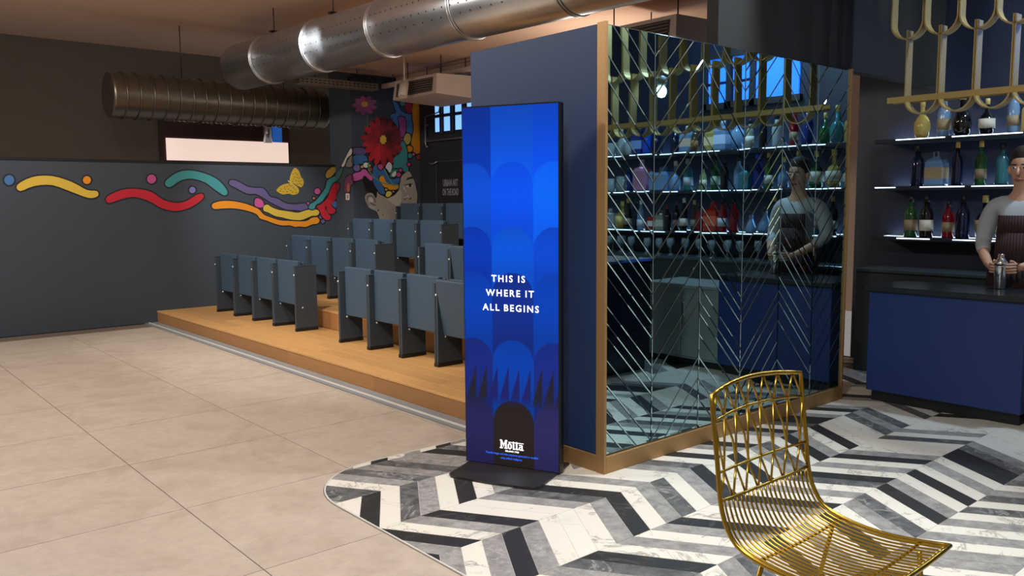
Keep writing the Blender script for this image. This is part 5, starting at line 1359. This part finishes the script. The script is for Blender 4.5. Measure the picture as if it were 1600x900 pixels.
for lst in (low, midl, topl):
    px = max(q[2] for q in lst) + 20
    while px < 1405:
        lst.append((rx.choice(['wine', 'spirit', 'square', 'round', 'wine']), rx.choice([BK, NV, CL, GR, AM, PB_, BR, TE, CR, RB]), px, None, rx.choice([None, (200, 196, 180), (150, 130, 100)]), rx.uniform(1.0, 1.3)))
        px += rx.uniform(15, 24)
for si, lst in enumerate((low, midl, topl)):
    lst = sorted(lst, key=lambda q: q[2])
    ylast = -9
    for n, (kind, col, px, cap, lab, sc) in enumerate(lst):
        sc = min(sc, 0.345 / (HGT[kind] + 0.015))
        rad = max(r for r, z in KINDS[kind]) * sc
        y = max(-0.63 + (px - 945) / 250.0 * 2.04, ylast + rad + 0.004)
        ylast = y + rad
        bottle(kind, col, y, si, ORDW[n], cap, lab, sc, 7.04 + 0.03 * (n % 2))

# glasses standing on the back counter
gl = thing('wine_glass', '', 'glass', (6.9, 0, 0.87))
MB().lathe([(0.034, 0), (0.034, 0.003), (0.005, 0.008), (0.004, 0.07), (0.02, 0.085), (0.036, 0.11), (0.038, 0.14), (0.031, 0.175), (0.029, 0.175), (0.034, 0.14), (0.018, 0.092), (0.001, 0.088)], seg=14).build('bowl_and_stem', bmat((190, 205, 212), 0.75), gl)
rg = random.Random(3)
k = 0
for r_ in range(2):
    for i in range(16):
        y = -0.75 + i * 0.17 + 0.05 * r_ + rg.uniform(-0.02, 0.02)
        x = 6.84 + 0.17 * r_ + rg.uniform(-0.02, 0.02)
        lab = 'clear stemmed glass on the bar back counter, %s in the %s line' % (ORDW[i], ['front', 'rear'][r_])
        if k == 0:
            gl.location = (x, y, 0.87); gl['label'] = lab; gl['group'] = 'stemmed glasses on the back counter'
        else:
            dup(gl, (x, y, 0.87), None, lab)
        k += 1

# brass loops hanging above the counter
lp = thing('brass_canopy', 'canopy of looping brass bands hanging over the bar counter', 'canopy', (5.72, 0.3, 0))
def uband(y0, y1, ztop, zbot):
    m = MB()
    r = (y1 - y0) / 2
    c = (y0 + y1) / 2
    path = [(y0, ztop)] + [(c - r * math.cos(t * PI / 12), zbot + r - r * math.sin(t * PI / 12)) for t in range(13)] + [(y1, ztop)]
    th = 0.008
    inner = [(c + (p[0] - c) * (1 - th / r), p[1] + (th if p[1] < zbot + r else 0)) for p in path]
    n = len(path)
    for xx, flip in ((0.0, False), (0.085, True)):
        for i in range(n - 1):
            q = [(xx, path[i][0], path[i][1]), (xx, path[i + 1][0], path[i + 1][1]), (xx, inner[i + 1][0], inner[i + 1][1]), (xx, inner[i][0], inner[i][1])]
            m.quad(q if not flip else q[::-1])
    for pp, flip in ((path, True), (inner, False)):
        for i in range(n - 1):
            q = [(0.0, pp[i][0], pp[i][1]), (0.085, pp[i][0], pp[i][1]), (0.085, pp[i + 1][0], pp[i + 1][1]), (0.0, pp[i + 1][0], pp[i + 1][1])]
            m.quad(q if not flip else q[::-1])
    return m
PT_ = 0.218
for i in range(11):
    y = 0.02 + i * PT_
    uband(y + 0.002, y + PT_ - 0.002, ZC - 0.005, 2.5).build('upper_loop', M_brassl, lp)
for i in range(10):
    y = 0.02 + PT_ / 2 + i * PT_
    uband(y + 0.002, y + PT_ - 0.002, 2.56, 2.0).build('lower_loop', M_brassl, lp)
MB().box(-0.004, 0.0, 0.0, 2.42, 2.085, 2.125).build('cross_bar', M_brassl, lp)
MB().box(0.085, 0.089, 0.0, 2.42, 2.085, 2.125).build('cross_bar', M_brassl, lp)

# glowing pendant lamp over the bar
pd = thing('pendant_lamp', 'glowing pendant bulb over the bar seen in the mirror', 'lamp', (6.0, 0.98, 2.36))
MB().lathe([(0.001, 0.0), (0.03, 0.01), (0.046, 0.045), (0.04, 0.085), (0.02, 0.11)], seg=16).build('bulb', mk('bulb', (235, 250, 245), 0.4, emis=(225, 255, 245), estr=7.0), pd)
MB().lathe([(0.024, 0.105), (0.05, 0.12), (0.05, 0.18), (0.01, 0.2)], seg=16).build('socket', M_alum, pd)
MB().tube([(0, 0, 0.19), (0, 0, ZC - 2.36)], 0.004, 6).build('cord', M_blackp, pd)
# windows above the bar
bw = thing('window_3', 'blue-lit clerestory window above the bar shelves', 'window', (7.25, 0, 0), kind='structure')
for y in (0.70, 0.99):
    for z0, z1 in ((2.42, 2.60), (2.63, 2.86)):
        MB().box(-0.02, -0.001, y - 0.1, y + 0.1, z0, z1).build('pane', M_panec, bw)
MB().box(-0.02, -0.001, 1.15, 1.62, 2.42, 2.86).build('pane', M_panec, bw)
for y in (0.56, 0.845, 1.12): MB().box(-0.05, -0.001, y - 0.03, y + 0.03, 2.36, 2.92).build('mullion', M_frame, bw)
MB().box(-0.05, -0.001, 0.55, 1.65, 2.36, 2.42).build('sill', M_frame, bw)
MB().box(-0.05, -0.001, 0.55, 1.65, 2.86, 2.92).build('lintel', M_frame, bw)
# ================================================================== BARTENDER (behind the counter, facing the mirrors)
def skin_obj(name, chains, mat, parent, sub=2, root=0):
    """chains: lists of (x, y, z, radius); points within 1 mm are welded"""
    vs_, es, rs = [], [], []
    def vid(p):
        for i, q in enumerate(vs_):
            if (Vector(q) - Vector(p[:3])).length < 1e-3: return i
        vs_.append(p[:3]); rs.append(p[3]); return len(vs_) - 1
    for c in chains:
        ids = [vid(p) for p in c]
        for a, b in zip(ids, ids[1:]):
            if (a, b) not in es: es.append((a, b))
    me = bpy.data.meshes.new(name)
    me.from_pydata(vs_, es, [])
    o = link(name, me, parent)
    me.materials.append(mat)
    md = o.modifiers.new('skin', 'SKIN')
    md.use_smooth_shade = True
    lay = me.skin_vertices[0] if me.skin_vertices else None
    if lay is None:
        bpy.context.view_layer.objects.active = o
        bpy.ops.mesh.customdata_skin_add()
        lay = me.skin_vertices[0]
    for i, r in enumerate(rs):
        lay.data[i].radius = (r, r) if not isinstance(r, tuple) else r
        lay.data[i].use_root = (i == root)
    s = o.modifiers.new('subdivision', 'SUBSURF')
    s.levels = sub; s.render_levels = sub
    return o
M_skin = mk('skin', (196, 150, 124), 0.55, var=0.05)
M_shirt = mk('shirt_pale_grey', (176, 182, 188), 0.8, var=0.06, scale=20)
M_apron = mk('apron_dark', (54, 30, 32), 0.8)
M_trous = mk('trousers_black', (24, 24, 28), 0.8)
M_hair = mk('hair_dark', (34, 26, 22), 0.7, bump=0.3, scale=60)
man = thing('person', 'bartender in a pale grey shirt and dark apron working behind the bar', 'person', (6.47, 2.1, 0))
arms = []
for s in (-1, 1):
    arms.append([(0, 0, 1.36, (0.12, 0.085)), (0.0, s * 0.1, 1.40, 0.05), (0.01, s * 0.17, 1.40, 0.036), (0.03, s * 0.225, 1.27, 0.034), (0.02, s * 0.245, 1.13, 0.034), (-0.11, s * 0.19, 1.05, 0.038), (-0.225, s * 0.115, 0.985, 0.029), (-0.275, s * 0.085, 0.97, (0.036, 0.02))])
legs = []
for s in (-1, 1):
    legs.append([(0, 0, 0.98, (0.14, 0.1)), (0, s * 0.095, 0.88, 0.085), (-0.01, s * 0.1, 0.5, 0.06), (0.01, s * 0.1, 0.1, 0.04), (-0.02, s * 0.105, 0.045, 0.042), (-0.15, s * 0.115, 0.032, 0.032)])
spine = [(0, 0, 0.98, (0.14, 0.1)), (0, 0, 1.15, (0.125, 0.09)), (0, 0, 1.36, (0.12, 0.085)), (0.0, 0, 1.47, 0.058), (-0.01, 0, 1.53, 0.052), (-0.025, 0, 1.60, 0.078), (-0.025, 0, 1.68, 0.084), (-0.015, 0, 1.745, 0.06)]
body = skin_obj('body', [spine] + arms + legs, M_skin, man)
# five fingers on each hand, closed round the shaker
for s in (-1, 1):
    hand = []
    for k, (dz, l) in enumerate(((0.028, 0.9), (0.010, 1.0), (-0.009, 0.95), (-0.027, 0.78))):
        b0 = Vector((-0.285, s * 0.078, 0.97 + dz))
        hand.append([tuple(b0) + (0.0095,), (b0.x - 0.035 * l, b0.y - s * 0.004, b0.z, 0.009), (b0.x - 0.06 * l, b0.y - s * 0.024, b0.z - 0.001, 0.0085), (b0.x - 0.062 * l, b0.y - s * 0.045, b0.z - 0.002, 0.0075)])
    for c in hand: skin_obj('finger', [c], M_skin, body, 2)
    skin_obj('thumb', [[(-0.262, s * 0.075, 0.99, 0.0115), (-0.285, s * 0.058, 1.012, 0.0105), (-0.315, s * 0.05, 1.02, 0.009)]], M_skin, body, 2)
# face
face = MB()
hx = -0.106
for s in (-1, 1):
    face.lathe([(0.001, -0.009), (0.012, -0.006), (0.014, 0.0), (0.012, 0.006), (0.001, 0.009)], c=(hx + 0.012, s * 0.031, 1.645), seg=10, m=0)
    face.lathe([(0.001, -0.006), (0.006, -0.003), (0.006, 0.003), (0.001, 0.006)], c=(hx - 0.001, s * 0.031, 1.645), seg=8, m=1)
    face.box(hx - 0.006, hx + 0.01, s * 0.031 - 0.017, s * 0.031 + 0.017, 1.664, 1.671, 2, 0.002)
face.build('eyes', [mk('eye_white', (222, 218, 212), 0.3), M_blackp, M_hair], body)
nz_ = MB()
nz_.smooth = True
nz_.tube([(hx + 0.006, 0, 1.65), (hx - 0.010, 0, 1.622), (hx - 0.020, 0, 1.605), (hx - 0.002, 0, 1.597)], [0.008, 0.011, 0.014, 0.009], 8)
nz_.build('nose', M_skin, body)
MB().tube([(hx + 0.016, -0.024, 1.566), (hx - 0.002, -0.01, 1.567), (hx - 0.004, 0, 1.566), (hx - 0.002, 0.01, 1.567), (hx + 0.016, 0.024, 1.566)], 0.006, 8).build('mouth', mk('lips', (160, 92, 84), 0.5), body)
for s in (-1, 1):
    MB().lathe([(0.004, -0.028), (0.014, -0.018), (0.018, 0.008), (0.014, 0.026), (0.003, 0.032)], c=(-0.015, s * 0.083, 1.632), seg=10).build('ear', M_skin, body)
hr = MB(); hr.smooth = True
hr.lathe([(0.094, -0.045), (0.099, 0.0), (0.094, 0.045), (0.07, 0.08), (0.035, 0.098), (0.002, 0.103)], c=(0, 0, 0), seg=20)
hr.xform(lambda p: Vector((p.x * 1.02 - 0.004 + (0.018 if p.x < 0 and p.z < 0.05 else 0), p.y * 0.92, p.z + 1.70)))
hr.build('hair', M_hair, man)
sl_ = [[(x, y, z, r if not isinstance(r, tuple) else r) for x, y, z, r in a] for a in ([[(0, 0, 1.36, (0.14, 0.11)), (0.0, s * 0.1, 1.39, 0.092), (0.012, s * 0.175, 1.385, 0.078), (0.03, s * 0.225, 1.27, 0.068), (0.02, s * 0.247, 1.13, 0.056), (-0.10, s * 0.195, 1.055, 0.047)] for s in (-1, 1)])]
skin_obj('shirt', [[(0, 0, 0.96, (0.155, 0.115)), (0, 0, 1.15, (0.145, 0.105)), (0, 0, 1.36, (0.14, 0.11)), (0, 0, 1.465, 0.074)]] + sl_, M_shirt, man)
skin_obj('trousers', [[(0, 0, 0.98, (0.15, 0.11)), (0, s * 0.097, 0.88, 0.098), (-0.01, s * 0.102, 0.5, 0.075), (0.01, s * 0.102, 0.11, 0.06)] for s in (-1, 1)], M_trous, man)
ap = MB()
N_ = 14
for (za, ra), (zb_, rb_) in zip(((0.45, 0.2), (0.8, 0.185), (1.0, 0.165), (1.2, 0.15)), ((0.8, 0.185), (1.0, 0.165), (1.2, 0.15), (1.32, 0.145))):
    for i in range(N_):
        wa = 1.25 if za < 1.0 else 0.8
        wb_ = 1.25 if zb_ < 1.05 else 0.8
        A0, A1 = PI - wa + 2 * wa * i / N_, PI - wa + 2 * wa * (i + 1) / N_
        B0, B1 = PI - wb_ + 2 * wb_ * i / N_, PI - wb_ + 2 * wb_ * (i + 1) / N_
        def ring(a, r, z): return (r * 0.92 * math.cos(a), r * 1.12 * math.sin(a), z)
        ap.smooth = True
        ap.quad([ring(A0, ra, za), ring(A1, ra, za), ring(B1, rb_, zb_), ring(B0, rb_, zb_)])
ao = ap.build('apron', M_apron, man)
sd = ao.modifiers.new('thickness', 'SOLIDIFY'); sd.thickness = 0.004
for s in (-1, 1):
    MB().lathe([(0.038, 0), (0.045, 0.01), (0.045, 0.05), (0.035, 0.075), (0.03, 0.08)], seg=14).xform(lambda p, s=s: Vector((p.x * 2.4 - 0.075, p.y * 1.05 + s * 0.11, p.z))).build('shoe', M_blackp, man)
shk = thing('cocktail_shaker', 'steel cocktail shaker held by the bartender on the blue counter', 'shaker', (6.137, 2.1, 0.8305))
MB().lathe([(0.03, 0), (0.034, 0.006), (0.043, 0.15), (0.043, 0.16)], seg=20).build('cup', M_chrome, shk)
MB().lathe([(0.044, 0.158), (0.04, 0.185), (0.024, 0.205), (0.02, 0.21), (0.02, 0.232), (0.012, 0.238)], seg=20).build('lid', M_chrome, shk)
